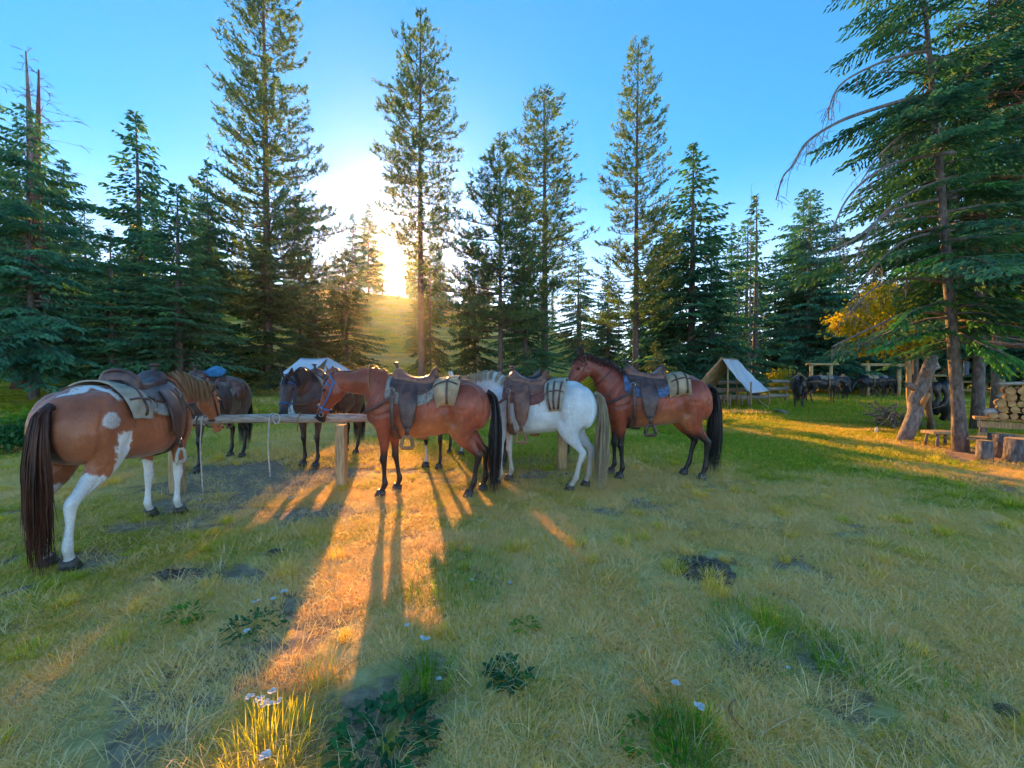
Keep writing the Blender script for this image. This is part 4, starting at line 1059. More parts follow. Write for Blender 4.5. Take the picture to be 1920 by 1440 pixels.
T('s6', 8, 'spruce_tree', 590, 520, 26, 'low olive spruce right of the tallest pine', wide=1.0)
T('s1', 12, 'spruce_tree', 660, 400, 40, 'pointed spruce on the slope left of the sun', wide=.72)
T('s6', 8, 'spruce_tree', 806, 445, 25, 'narrow yellowish spruce against the right side of the straight pine', wide=.55)
T('s5', 12, 'spruce_tree', 690, 382, 60, 'backlit spruce on the crest touching the left side of the sun', wide=.78)
T('s5', 12, 'spruce_tree', 786, 436, 60, 'backlit spruce on the crest touching the right side of the sun', wide=.85, rz=1)
T('s6', 8, 'spruce_tree', 648, 470, 26, 'added olive spruce on the lower slope right of the tallest pine', wide=1.1)  # extra tree, added to block the sun from the left ground
T('s1', 12, 'young_spruce', 778, 540, 34, 'added young spruce on the slope hard against the straight pine trunk', wide=.85)  # added to narrow the strip of sun on the ground
T('s1', 12, 'spruce_tree', 704, 468, 66, 'distant treetop between the two backlit spruces left of the sun', wide=.9)
T('s1', 12, 'spruce_tree', 768, 482, 66, 'distant treetop between the sun and the straight pine', wide=.95)
T('s1', 12, 'spruce_tree', 748, 543, 60, 'lowest treetop on the crest right under the sun', wide=1.6)
T('s1', 12, 'spruce_tree', 826, 470, 58, 'backlit spruce on the crest right of the straight pine', wide=1.3)
T('s4', 12, 'spruce_tree', 716, 405, 62, 'slim spruce tip close to the left of the sun', wide=.7)
T('s6', 8, 'spruce_tree', 630, 480, 40, 'small round spruce on the slope left of the pointed spruce', wide=.7)
T('s3', 12, 'spruce_tree', 818, 440, 50, 'small spruce on the crest right of the tall straight pine', wide=.8)
T('s6', 8, 'spruce_tree', 890, 455, 21, 'full spruce with yellowish left side below the broken-topped pine', wide=.8)
T('s2', 12, 'spruce_tree', 985, 470, 20, 'dark spreading spruce right of the grey pine trunk behind the white horse', wide=1.25)
T('s2', 12, 'spruce_tree', 1085, 455, 38, 'hazy spruce on the slope above the bay horse head', wide=1.1)
T('s1', 12, 'spruce_tree', 1140, 500, 30, 'mid-sized spruce left of the tall open-crowned pine', wide=1.1)
T('s1', 12, 'spruce_tree', 1300, 272, 22.5, 'large dense conical spruce right of the tall open-crowned pine', wide=1.3)
T('s2', 12, 'spruce_tree', 1245, 395, 24, 'dark spruce filling the gap behind the tall open-crowned pine', wide=1.0)
T('s3', 12, 'spruce_tree', 1335, 430, 21.5, 'lower spruce on the right flank of the large conical spruce', wide=1.0)
T('s7', 12, 'spruce_tree', 1420, 365, 27, 'narrow sparse spruce above the canvas fly', wide=1.2)
T('s7', 12, 'spruce_tree', 1372, 420, 30, 'thin half-dead spruce left of the narrow sparse spruce', wide=.8)
T('dead1', 12, 'dead_tree', 1409, 345, 25, 'bare dead spire beside the narrow sparse spruce', wide=.5)
T('dead1', 12, 'dead_tree', 1385, 425, 27, 'grey dead snag behind the canvas fly', wide=.8)
T('s2', 12, 'spruce_tree', 1508, 355, 33, 'tall ragged spruce behind the leftmost black horses', wide=.95)
T('s4', 12, 'spruce_tree', 1575, 440, 37, 'ragged spruce right of the tall ragged one above the corral', wide=1.2)
T('s1', 12, 'spruce_tree', 1455, 470, 34, 'dark spruce in the gap behind the log fence', wide=1.1)
T('s1', 12, 'spruce_tree', 1640, 420, 30, 'dark spruce behind the corral gate', wide=1.2)
T('s2', 12, 'spruce_tree', 1545, 500, 36, 'deep shaded spruce behind the corral posts', wide=1.3)
T('dead1', 12, 'dead_tree', 72, 70, 15.5, 'leaning pale dead trunk at the upper left', wide=2.0, tilt=(0, .10))
T('dead2', 10, 'dead_tree', 30, 60, 13.5, 'reddish dead tree with a bent top at the far left', wide=2.1, rz=2.2)
T('dead2', 10, 'dead_tree', 640, 370, 34, 'small bare tree left of the pointed spruce by the sun', wide=.7)
T('s6', 8, 'young_spruce', 1105, 628, 17, 'sunlit yellowish young spruce behind the bay horse saddle', wide=1.3)
T('s6', 8, 'young_spruce', 1230, 640, 15, 'small sunlit spruce behind the right bay horse rump', wide=1.3)
# ---- the wood behind: indistinct trees that share a label
random.seed(11)
def wood_row(n, x0, x1, y0, y1, keys, label, group, hmin=9, hmax=15, avoid=None):
    for i in range(n):
        for _ in range(30):
            px = x0 + (x1 - x0) * (i + random.random()) / n; Y = random.uniform(y0, y1)
            if avoid is None or not avoid(px, Y): break
        else: continue
        x = (px - 960) / 740 * Y; k = random.choice(keys); H = random.uniform(hmin, hmax)
        place(k, 'spruce_tree', x, Y, H, 8 if k == 's6' else 12, label, group, wide=random.uniform(.85, 1.2))
sun_gap = lambda px, Y: 690 < px < 860
wood_row(9, -560, 60, 20, 34, ('s1', 's2', 's5'), 'dark spruce in the wood on the left slope', 'spruces in the wood on the left slope', 10, 15)
wood_row(8, 60, 600, 26, 44, ('s1', 's2', 's3'), 'spruce in the wood on the slope behind the left-hand trees', 'spruces on the slope behind the left-hand trees', 8, 13)
wood_row(16, 1190, 2000, 32, 60, ('s1', 's2', 's3', 's4'), 'dark spruce in the wood behind the camp', 'spruces in the wood behind the camp', 13, 19)
wood_row(12, 1500, 2450, 17, 32, ('s1', 's2', 's5'), 'shaded spruce in the wood behind the big right-hand spruces', 'spruces behind the big right-hand ones', 10, 16, avoid=lambda px, Y: Y < 30 and px < 1780)
wood_row(12, 1000, 1420, 50, 78, ('s1', 's2', 's4'), 'far spruce on the crest beyond the meadow', 'far spruces on the crest', 7, 11)
wood_row(7, 450, 655, 52, 75, ('s1', 's2', 's4'), 'far spruce on the crest left of the sun', 'far spruces on the crest left of the sun', 7, 11)
wood_row(5, 880, 1040, 55, 75, ('s4', 's1'), 'far spruce on the crest right of the sun', 'far spruces on the crest right of the sun', 5, 9)
# ================================================================== THE BIG SPRUCES AND CAMP AT THE RIGHT
rs = np.random.RandomState(77)
def near_spruce(px, base_y, H, R, label, key, mats=('bark_grey', 'spruce'), wide=1.0, lean=(0, 0), **kw):
    b = G(px, base_y); proto(key, spruce(H, R, rs, lean=lean, **kw), mats)
    return place(key, 'spruce_tree', b.x, b.y, H, H, label, None, rz=0, z=gz(b.x, b.y))
hero = near_spruce(1803, 846, 11.5, 2.1, 'nearest big spruce, rough grey trunk in front of the firewood, long dead limbs arching left', 'hero', lean=(-.9, .3), z0=.17, size=.62, fine=2.1, dens=.7, ragged=.5, droop=.42, power=.5, r0=.105, gap=.3)
near_spruce(1833, 806, 13.5, 2.3, 'big spruce with a straight trunk just behind the nearest one', 'hero2', lean=(.2, .2), z0=.22, size=.7, fine=1.8, dens=.85, ragged=.5, droop=.4, power=.5, r0=.13, gap=.35)
near_spruce(1782, 792, 12.5, 1.9, 'slim dark spruce between the leaning log and the nearest big spruce', 'hero4', ('bark_grey', 'fir_green'), lean=(-.35, 0), z0=.24, size=.65, fine=1.8, dens=.62, ragged=.5, droop=.4, power=.45, r0=.085, gap=.3)
near_spruce(1868, 778, 14, 2.2, 'third big spruce, trunk between the firewood stack and the fence', 'hero3', ('bark_grey', 'spruce_blue'), lean=(-.3, 0), z0=.26, size=.75, fine=1.5, dens=.85, ragged=.5, droop=.35, power=.5, r0=.15, gap=.4)
near_spruce(1716, 775, 12, 1.5, 'thin dying spruce with a bare reddish upper trunk left of the big spruces', 'thin1', ('bark_pine', 'spruce'), lean=(-.2, 0), z0=.25, fine=1.0, dens=.4, ragged=.6, droop=.4, power=.4, r0=.10, gap=.55)
# low skirt of live boughs on the nearest spruce
def bough_set(root, specs, mat, rs, name='bough', fine=1.6, wood_mat='bark_grey'):
    for pts, width in specs:
        wp = catmull([P(*p) for p in pts], 5); mb = MB(); n = len(wp)
        loc = root.matrix_world.inverted() if False else None
        base = Vector(root.location)
        lp = [q - base for q in wp]
        mb.tube(lp, [.028 * (1 - .8 * i / n) for i in range(n)], n=5)
        b = mb.build('limb', M[wood_mat], root)
        P0, D, Ls = [], [], []
        for i in range(2, n):
            d = (lp[i] - lp[i - 1]).normalized(); side = Vector((-d.y, d.x, 0)); side = side.normalized() if side.length > .1 else Vector((0, 1, 0)); s = i / n
            for q in range(7):
                sg = rs.choice((-1, 1)); L_ = width * (1 - .5 * s) * rs.uniform(.4, 1)
                dd = (d * .7 + side * sg * rs.uniform(.2, 1) + Vector((0, 0, -.35 * rs.rand() - .1))).normalized()
                for j in range(max(2, int(L_ * 14))):
                    P0.append(lp[i] + dd * L_ * (j / max(2, int(L_ * 14)))); D.append(dd + side * rs.normal(0, .5) + d * .3 + Vector((0, 0, -.2 * rs.rand()))); Ls.append(.13)
        A = Arr(); sprays(A, np.array(P0), np.array(D), np.array(Ls), .022, rs, .1, 2); me = A.mesh('needles'); me.materials.append(M[mat]); link('needles', me, None, b)
bpy.context.view_layer.update()
bough_set(hero, [([(1790, 615, 7.9), (1740, 622, 7.6), (1690, 634, 7.3), (1655, 650, 7.1)], .5), ([(1800, 600, 7.9), (1860, 606, 7.3), (1930, 618, 6.9), (1990, 640, 6.7)], .6),
                 ([(1800, 625, 7.8), (1850, 650, 7.2), (1890, 668, 6.9), (1920, 690, 6.8)], .5), ([(1795, 560, 8), (1750, 570, 7.6), (1710, 585, 7.3), (1690, 605, 7.2)], .4),
                 ([(1800, 500, 8), (1850, 520, 7.5), (1900, 545, 7.2)], .5), ([(1790, 380, 8), (1830, 350, 7.6), (1860, 345, 7.3)], .45), ([(1800, 640, 8), (1845, 655, 7.6), (1880, 690, 7.3)], .5), ([(1790, 470, 8), (1750, 480, 7.6), (1700, 500, 7.4)], .5), ([(1800, 575, 8), (1870, 585, 7.6), (1925, 600, 7.4)], .55)], 'fir_green', rs)
# bare dead limbs sweeping out to the left
def dead_limb(root, pts, r0, rs, mat='bark_dead', twigs=16):
    base = Vector(root.location); lp = [q - base for q in catmull([P(*p) for p in pts], 6)]; n = len(lp)
    mb = MB(); mb.tube(lp, [r0 * (1 - .85 * i / n) + .003 for i in range(n)], n=6); b = mb.build('dead_limb', M[mat], root)
    tw = MB()
    for q in range(twigs):
        i = rs.randint(n // 3, n); p = lp[min(i, n - 1)]; L_ = rs.uniform(.15, .6); sx = rs.uniform(-.5, .25); sy = rs.normal(0, .3)
        c = [p, p + Vector((sx * L_ * .5, sy * L_, -.35 * L_)), p + Vector((sx * L_, sy * L_ * 1.4, -.9 * L_))]
        tw.tube(catmull(c, 3), .0045, n=3, cap=False)
        for _ in range(2):
            a = c[1] + Vector((rs.normal(0, .03), 0, 0)); tw.tube([a, a + Vector((rs.normal(0, .1), rs.normal(0, .1), -.14 * rs.rand() - .04))], .003, n=3, cap=False)
    o = tw.build('twigs', M[mat], b); o['kind'] = 'stuff'
for pts, r in (([(1745, 95, 8), (1700, 102, 7.6), (1640, 122, 7.3), (1580, 155, 7.1), (1557, 195, 7.0), (1553, 225, 7.0)], .028),
               ([(1720, 180, 8), (1615, 212, 7.5), (1560, 235, 7.2), (1512, 268, 7), (1488, 308, 6.9), (1468, 332, 6.8), (1455, 375, 6.8)], .034),
               ([(1790, 285, 8), (1690, 302, 7.5), (1630, 332, 7.3), (1585, 378, 7.2), (1558, 440, 7.1)], .034),
               ([(1790, 370, 8), (1680, 392, 7.6), (1600, 450, 7.3), (1530, 480, 7.0)], .036),
               ([(1790, 330, 8), (1700, 365, 7.7), (1640, 420, 7.4), (1602, 490, 7.2)], .03),
               ([(1790, 430, 8), (1700, 450, 7.8), (1640, 500, 7.6), (1600, 560, 7.4)], .03),
               ([(1780, 530, 8), (1700, 522, 7.9), (1640, 540, 7.6), (1590, 590, 7.3)], .032),
               ([(1780, 590, 8), (1710, 585, 7.9), (1640, 612, 7.6), (1560, 650, 7.4)], .032),
               ([(1770, 240, 8), (1700, 250, 7.7), (1650, 290, 7.5), (1615, 340, 7.3)], .026)):
    dead_limb(hero, pts, r, rs)
# reddish dead tree standing at the right edge
b = G(1985, 838); proto('deadred', dead_tree(12, 3.2, rs, 110, z0=.16, r0=.14, droopy=.12, twigs=7, one_side=pi), ('twig_red', None))
place('deadred', 'dead_tree', b.x, b.y, 12, 12, 'dead tree with tangled reddish brown limbs at the right edge', rz=0, z=0)
b = G(1935, 790); proto('deadred2', dead_tree(12, 2.6, rs, 90, z0=.2, r0=.13, droopy=.05, twigs=6, one_side=pi), ('bark_dead', None))
place('deadred2', 'dead_tree', b.x, b.y, 12, 12, 'grey dead tree behind the firewood stack at the right edge', rz=0, z=0)
# young tree with sunlight yellow put into its leaf colour
def leaf_tree(key, specs, rs, mat):
    pass
def sunlit_tree():
    base = G(1708, 806); r = empty('sunlit_sapling', tuple(base), 0, 'young tree with sunlight yellow in its leaf colour, hanging over the corral left of the big spruces', 'tree')
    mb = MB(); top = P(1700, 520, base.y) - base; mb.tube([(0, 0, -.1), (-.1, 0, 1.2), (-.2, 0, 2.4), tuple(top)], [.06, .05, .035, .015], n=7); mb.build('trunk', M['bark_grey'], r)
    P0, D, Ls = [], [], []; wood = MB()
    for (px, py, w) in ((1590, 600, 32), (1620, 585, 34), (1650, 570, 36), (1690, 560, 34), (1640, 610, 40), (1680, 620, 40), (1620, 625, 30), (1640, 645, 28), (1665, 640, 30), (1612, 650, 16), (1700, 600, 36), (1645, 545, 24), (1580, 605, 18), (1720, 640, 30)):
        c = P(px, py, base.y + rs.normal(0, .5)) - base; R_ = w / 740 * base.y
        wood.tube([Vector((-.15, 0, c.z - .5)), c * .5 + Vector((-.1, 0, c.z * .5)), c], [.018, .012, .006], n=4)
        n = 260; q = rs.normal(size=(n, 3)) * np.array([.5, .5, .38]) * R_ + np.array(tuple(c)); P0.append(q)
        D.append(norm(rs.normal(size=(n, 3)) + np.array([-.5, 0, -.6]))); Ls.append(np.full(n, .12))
    A = Arr(); sprays(A, np.concatenate(P0), np.concatenate(D), np.concatenate(Ls), .032, rs, .1, 2); me = A.mesh('foliage'); me.materials.append(M['sunlit_leaf']); link('foliage', me, None, r)
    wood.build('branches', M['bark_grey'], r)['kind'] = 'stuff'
sunlit_tree()
def shrub(px, py, Y, w, h, mat, label, n=900, leaf=.07):
    c = P(px, py, Y); z = gz(c.x, Y); r = empty('shrub', (c.x, Y, z), 0, label, 'shrub')
    A = Arr(); q = rs.normal(size=(n, 3)) * np.array([w * .35, w * .3, h * .22]) + np.array([0, 0, h * .5]); q[:, 2] = np.abs(q[:, 2])
    # clumped
    cl = rs.normal(size=(14, 3)) * np.array([w * .3, w * .3, h * .2]) + np.array([0, 0, h * .5]); q = q * .45 + cl[rs.randint(0, 14, n)] * .6; q[:, 2] = np.clip(q[:, 2], 0, None)
    sprays(A, q, norm(rs.normal(size=(n, 3)) + np.array([0, 0, .6])), np.full(n, leaf), leaf * .3, rs, .1, 2); me = A.mesh('foliage'); me.materials.append(M[mat]); link('foliage', me, None, r)
    mb = MB()
    for i in range(5): mb.tube([(0, 0, -.05), (rs.normal(0, w * .1), rs.normal(0, w * .1), h * .35), (rs.normal(0, w * .3), rs.normal(0, w * .3), h * .75)], [.015, .012, .005], n=4)
    mb.build('stems', M['bark_grey'], r)['kind'] = 'stuff'
shrub(1120, 672, 13, 1.0, 1.9, 'sunlit_leaf', 'sunlit-coloured yellow-green shrub above the withers of the right bay horse', 1500, .09)
shrub(1236, 672, 12, 1.3, 1.7, 'sunlit_leaf', 'low sunlit-coloured yellow-green shrub left of the dense conical spruce', 1500, .08)
shrub(1462, 668, 24, 1.3, 2.2, 'sunlit_leaf', 'yellow-lit shrub at the foot of the tall ragged spruce', 1400, .12)
shrub(75, 690, 8.5, 1.5, .8, 'bright_leaf', 'bright green leafy shrub on the left bank', 1600, .09)
shrub(165, 690, 9.5, 1.6, .7, 'bright_leaf', 'smaller green shrub on the bank above the paint horse', 1200, .09)
shrub(12, 705, 7.5, 1.3, .6, 'green_leaf', 'dark green shrub at the left edge of the bank', 1200, .09)

# ---------------- camp timber
def log_between(a, b, r, name, mat, label=None, cat=None, group=None, parent=None, n=10, wob=.02, taper=.9, jag=False):
    a, b = Vector(a), Vector(b); L_ = (b - a).length; mb = MB(); m = 7; pts = []; rad = []
    for i in range(m):
        t = i / (m - 1); w = Vector((rs.normal(0, wob), rs.normal(0, wob), rs.normal(0, wob))) * L_ * .25 if 0 < i < m - 1 else Vector()
        pts.append(a.lerp(b, t) + w); rad.append(r * (1 - (1 - taper) * t) * rs.uniform(.95, 1.05))
    mb.tube(pts, rad, n=n); o = mb.build(name, M[mat], parent); return tag(o, label, cat, group)
a = G(1693, 826); b_ = P(1748, 668, a.y + .25)
lo = log_between(a - Vector((0, 0, .05)), b_, .14, 'leaning_log', 'bark_dead', 'thick grey log leaning against the big spruces, its foot on the grass', 'log', n=12, wob=.03, taper=.8)
mb = MB(); k = P(1712, 725, a.y - .12); mb.tube([k + Vector((.12, .1, -.02)), k + Vector((-.12, 0, .04)), k + Vector((-.17, -.02, .05))], [.085, .06, .03], n=8); o = mb.build('knot_stub', M['bark_dead'], lo)
b2 = G(1727, 812); log_between(b2 + Vector((0, .25, 0)), P(1703, 672, b2.y + .1), .06, 'leaning_pole', 'post', 'pale barkless pole crossing behind the leaning grey log', 'pole')
log_between(G(1712, 812) + Vector((0, .1, 0)), P(1740, 740, 8.6), .055, 'leaning_pole', 'post', 'short orange-brown plank leaning between the log and the tack rack', 'pole')
log_between(G(1745, 806), P(1738, 690, 8.9), .075, 'upright_post', 'bark_dead', 'rough upright post right behind the leaning log', 'post')
# tack rack with dark gear
rk = empty('tack_rack', tuple(G(1762, 800)), 0, 'low pole rack heaped with dark tack behind the leaning log', 'rack')
base = Vector(rk.location)
for dx in (-.28, .38):
    mb = MB(); mb.tube([(dx, 0, -.05), (dx, 0, 1.25)], .05, n=8); mb.build('post', M['bark_dead'], rk)
mb = MB(); mb.tube([(-.45, 0, 1.24), (.55, 0, 1.26)], .045, n=8); mb.build('crossbar', M['bark_dead'], rk)
for i, (dx, z0, z1, w) in enumerate(((-.2, 1.3, .35, .16), (.0, 1.32, .2, .2), (.2, 1.3, .45, .17), (.33, 1.28, .6, .12))):
    mb = MB(); m = 9; pts = [(dx + .02 * sin(k * 2 + i), -.06 - .05 * sin(k / 8 * pi) * (1 + i % 2), z0 - (z0 - z1) * k / 8) for k in range(m)]
    mb.tube(pts, [(w * (.55 + .35 * sin(k * 1.3 + i)), .07) for k in range(m)], n=10, side=(1, 0, 0)); o = mb.build('hanging_tack', M['leather_black']); o.location = base
    tag(o, ('dark leather tack hanging leftmost on the pole rack', 'longest heap of dark tack hanging mid-rack', 'dark harness hanging right of the longest heap on the rack', 'short dark strap bundle hanging rightmost on the rack')[i], 'tack', 'tack hanging on the rack')
c = P(1755, 686, base.y - .15); mb = MB()
for r_ in (.085, .065, .045): mb.tube([c + Vector((r_ * cos(t), -.01 + .02 * sin(3 * t), r_ * 1.1 * sin(t))) for t in np.linspace(0, 2 * pi, 21)], .013, n=6)
mb2 = MB(); mb2.ell(c + Vector((0, .03, 0)), (.10, .035, .115), 8, 14); o = mb2.build('canteen', M['felt_teal']); tag(o, 'round blue and white canteen hanging in the tack behind the leaning log', 'canteen')
mb.build('pale_coil', M['rope_white'], o)
c = P(1812, 690, 7.75); mb = MB(); R_ = []
for k in range(8):
    z = .13 - .26 * k / 7; R_.append([tuple(c + Vector((.05 * cos(t) * (1 + .2 * sin(k)), .02 * sin(t), z + .004 * cos(5 * t)))) for t in np.linspace(0, 2 * pi, 12)[:-1]])
mb.grid(np.array(R_), close_v=True, cap=True); o = mb.build('hanging_towel', M['felt_blue']); tag(o, 'blue and white cloth hanging between the two big spruce trunks', 'cloth')
# plank benches
def bench(p0, p1, h, depth, label):
    a, b = Vector(p0), Vector(p1); r = empty('plank_bench', tuple((a + b) / 2), atan2(b.y - a.y, b.x - a.x), label, 'bench'); L_ = (b - a).length
    mb = MB(); mb.box((0, 0, h - .025), (L_, depth, .05), jit=.006); mb.build('seat', M['post'], r, smooth=False)
    for sx in (-1, 1):
        for sy in (-1, 1):
            mb = MB(); mb.tube([(sx * (L_ / 2 - .12), sy * depth * .35, h - .05), (sx * (L_ / 2 - .08), sy * depth * .45, 0)], .028, n=6); mb.build('leg', M['bark_dead'], r)
    return r
bench(G(1738, 836), G(1792, 836), .32, .28, 'low plank bench left of the nearest spruce trunk')
bench(G(1812, 848), G(1856, 848), .30, .26, 'low plank bench right of the nearest spruce trunk')
# firewood stack: every round its own log, ends towards the camera
yb = 8.6; sx0 = (1842 - 960) / 740 * yb; n_log = 0
WR = radians(-44); WC, WS = cos(WR), sin(WR)
cr = empty('wood_crib', (sx0 + .9 * WC - .2 * WS, yb + .9 * WS + .2 * WC, 0), WR, 'low plank crib carrying the firewood at the right edge', 'crib')
for z in (.18, .42):
    mb = MB(); mb.box((0, -.14, z), (1.9, .05, .13), jit=.004); mb.build('plank', M['post'], cr, smooth=False)
for x in (-.85, -.1, .8):
    mb = MB(); mb.tube([(x, 0, -.05), (x, 0, .52)], .06, n=7); mb.build('post', M['bark_dead'], cr)
mb = MB(); mb.box((0, .1, .54), (1.95, .5, .05), jit=.004); mb.build('shelf', M['post'], cr, smooth=False)
M['cut_end'] = pmat('cut_wood_end', (.62, .42, .2), (.42, .25, .11), scale=9, rough=.8, coord='Object', c3=(.52, .33, .15))
logme = []
for k in range(4):
    mb = MB(); R0 = .085; jj = rs.uniform(.88, 1.12, 9); mb.grid(np.array([[(R0 * s * jj[q] * cos(2 * pi * q / 9), y, R0 * s * jj[q] * sin(2 * pi * q / 9)) for q in range(9)] for y, s in ((-.25, 1), (0, .97), (.25, 1))]), close_v=True, cap=True)
    me = mb.mesh('firewood_log', smooth=False); me.materials.append(M['bark_grey']); me.materials.append(M['cut_end'])
    for p in me.polygons:
        if abs(p.normal.y) > .8: p.material_index = 1
    logme.append(me)
rowx = 0
for row in range(5):
    x = sx0 + .08 + (.09 if row % 2 else 0) + row * .05
    while x < sx0 + 1.75:
        s = rs.uniform(.6, 1.0); o = bpy.data.objects.new('firewood_log', logme[rs.randint(0, 4)]); COL.objects.link(o)
        u_ = x + .085 * s - sx0; v_ = .1 + rs.normal(0, .03); o.location = (sx0 + u_ * WC - v_ * WS, yb + u_ * WS + v_ * WC, .635 + row * .132 + rs.normal(0, .006)); o.scale = (s, rs.uniform(.9, 1.1), s); o.rotation_euler = (0, rs.uniform(0, 6), WR + rs.normal(0, .03))
        tag(o, 'round of split firewood with a pale cut end stacked at the right edge', 'firewood', 'firewood rounds in the stack'); x += .172 * s + .003
c = Vector((sx0 + .12, yb - .08, .70)); mb = MB(); mb.ell(c, (.13, .1, .09), 9, 14); o = mb.build('white_sack', M['petal']); tag(o, 'small white plastic sack at the left end of the firewood stack', 'bag')
def stump(px, py, r, h, label):
    c = G(px, py); root = empty('chopping_stump', tuple(c), rs.uniform(0, 6), label, 'stump'); jj = rs.uniform(.9, 1.1, 16)
    mb = MB(); mb.grid(np.array([[(r * s * jj[q] * cos(2 * pi * q / 16), r * s * jj[q] * sin(2 * pi * q / 16), z) for q in range(16)] for z, s in ((-.05, 1.15), (h * .3, 1), (h, .96))]), close_v=True, cap=True); mb.build('bark', M['bark_grey'], root)
    mb = MB(); mb.grid(np.array([[(r * s * jj[q] * .93 * cos(2 * pi * q / 16), r * s * jj[q] * .93 * sin(2 * pi * q / 16), h + z) for q in range(16)] for z, s in ((.004, 1), (.007, .5), (.008, .02))]), close_v=True); mb.build('cut_top', M['cut_end'], root)
stump(1876, 856, .17, .42, 'dark bark-covered stump below the firewood stack'); stump(1846, 862, .10, .34, 'narrow stump right of the plank bench')
stump(1912, 866, .2, .40, 'brown stump at the right edge beside the dark one')
# brush pile
bc = G(1665, 800)
bp_root = empty('brush_pile', tuple(bc), 0, 'heap of crooked grey branches on the grass left of the leaning log', 'brush pile')
for i in range(46):
    a = rs.uniform(0, 2 * pi); L_ = rs.uniform(.5, 1.25); hgt = rs.uniform(.05, .62) * (1 - .3 * rs.rand()); c = Vector((rs.normal(0, .26) + .1, rs.normal(0, .25), hgt)); ti = rs.normal(0, .38)
    d = Vector((cos(a) * 1.0, sin(a) * .6, ti)).normalized(); pts = [c + d * L_ * (s - .5) + Vector((rs.normal(0, .035), rs.normal(0, .035), rs.normal(0, .03))) for s in np.linspace(0, 1, 6)]
    pts = [Vector((p.x, p.y, max(p.z, .02))) for p in pts]
    mb = MB(); mb.tube(catmull(pts, 2), [.026 * rs.uniform(.5, 1.3) * (1 - .07 * k) for k in range(11)], n=5); mb.build('branch', M['bark_dead' if i % 3 else 'post'], bp_root)
# corral
def fence(pts, heights, post_h, rail_r, label, mat='log', post_r=.08, name='log_fence', pmat_='post'):
    p0 = Vector(pts[0]); r = empty(name, tuple(p0), 0, label, 'fence')
    for p in pts:
        q = Vector(p) - p0; q.z = gz(p[0], p[1]) - p0.z; mb = MB(); mb.tube([q + Vector((0, 0, -.1)), q + Vector((0, 0, post_h))], [post_r, post_r * .95], n=8); mb.build('post', M[pmat_], r)
    for i in range(len(pts) - 1):
        a = Vector(pts[i]) - p0; b = Vector(pts[i + 1]) - p0; d = (b - a).normalized()
        for h in heights:
            mb = MB(); off = Vector((0, -post_r * .8, 0)); mb.tube([a - d * .2 + off + Vector((0, 0, h + rs.normal(0, .02))), (a + b) / 2 + off + Vector((0, 0, h + rs.normal(0, .015))), b + d * .2 + off + Vector((0, 0, h + rs.normal(0, .02)))], [rail_r, rail_r * .95, rail_r * .85], n=8); mb.build('rail', M[mat], r)
    return r
def FP(px, Y): return ((px - 960) / 740 * Y, Y, 0)
fence([FP(1555, 30), FP(1615, 30), FP(1684, 29.5), FP(1752, 29), FP(1850, 28)], (.45, 1.0, 1.45), 1.55, .09, 'sunlit-coloured log corral fence behind the black horses', 'sunlit_log', pmat_='sunlit_log')
fence([FP(1340, 19), FP(1425, 20.5), FP(1474, 22)], (.35, .75, 1.15), 1.25, .10, 'grey log rail fence behind the canvas fly')
fence([FP(1878, 12.0), FP(1925, 12.0), FP(1975, 11.6)], (.85, 1.25), 1.35, .055, 'two-rail pole fence at the right edge behind the firewood')
gr = empty('corral_gateway', FP(1655, 27), 0, 'tall log gateway of two posts and a crossbar behind the black horses', 'gateway')
for x in (-1.05, 1.1):
    mb = MB(); mb.tube([(x, 0, -.1), (x, 0, 2.2)], .13, n=9); mb.build('post', M['sunlit_log'], gr)
mb = MB(); mb.tube([(-1.5, -.02, 2.2), (1.45, -.02, 2.18)], .10, n=9); mb.build('crossbar', M['sunlit_log'], gr)
gr = empty('corral_gateway', FP(1545, 26), 0, 'shorter log gateway above the second black horse', 'gateway')
for x in (-.85, .45):
    mb = MB(); mb.tube([(x, 0, -.1), (x, 0, 2.12)], .10, n=9); mb.build('post', M['sunlit_log'], gr)
mb = MB(); mb.tube([(-1.2, -.02, 2.2), (.9, -.02, 2.2)], .07, n=9); mb.build('crossbar', M['sunlit_log'], gr)
# pickup beyond the corral
def pickup():
    r = empty('pickup_truck', FP(1690, 37), radians(8), 'pale pickup truck parked beyond the log corral', 'pickup truck'); paint = pmat('pale_paint', (.45, .52, .6), (.4, .47, .55), rough=.3); gl = pmat('dark_glass', (.03, .04, .05), rough=.05, spec=.8)
    prof = [(-2.6, .55), (-2.6, 1.0), (-.9, 1.05), (-.75, 1.75), (.6, 1.78), (1.25, 1.15), (2.5, 1.05), (2.6, .55)]
    mb = MB(); ring = [[(x, s * .95 * (1 if z < 1.2 else .82), z) for x, z in prof] for s in (-1, 1)]; A_ = np.array(ring); mb.grid(A_, close_v=True, cap=True); mb.build('body', paint, r, smooth=False)
    for s in (-1, 1):
        for x in (-1.7, 1.65):
            mb = MB(); mb.tube([(x, s * .80, .38), (x, s * 1.0, .38)], .38, n=18); w = mb.build('wheel', M['leather_black'], r); mb = MB(); mb.tube([(x, s * 1.0, .38), (x, s * 1.02, .38)], .2, n=12); mb.build('rim', M['steel'], w)
        for x0, x1 in ((-.6, -.02), (.08, .75)):
            mb = MB(); mb.add([(x0, s * .90, 1.22), (x1 + .15 * (x1 > .5), s * .90, 1.22), (x1 - .2 * (x1 > .5), s * .80, 1.68), (x0, s * .80, 1.68), (x0, s * .86, 1.22), (x1, s * .86, 1.22), (x1 - .2 * (x1 > .5), s * .76, 1.68), (x0, s * .76, 1.68)], [(0, 1, 2, 3), (7, 6, 5, 4), (0, 4, 5, 1), (1, 5, 6, 2), (2, 6, 7, 3), (3, 7, 4, 0)]); mb.build('window', gl, r, smooth=False)
pickup()
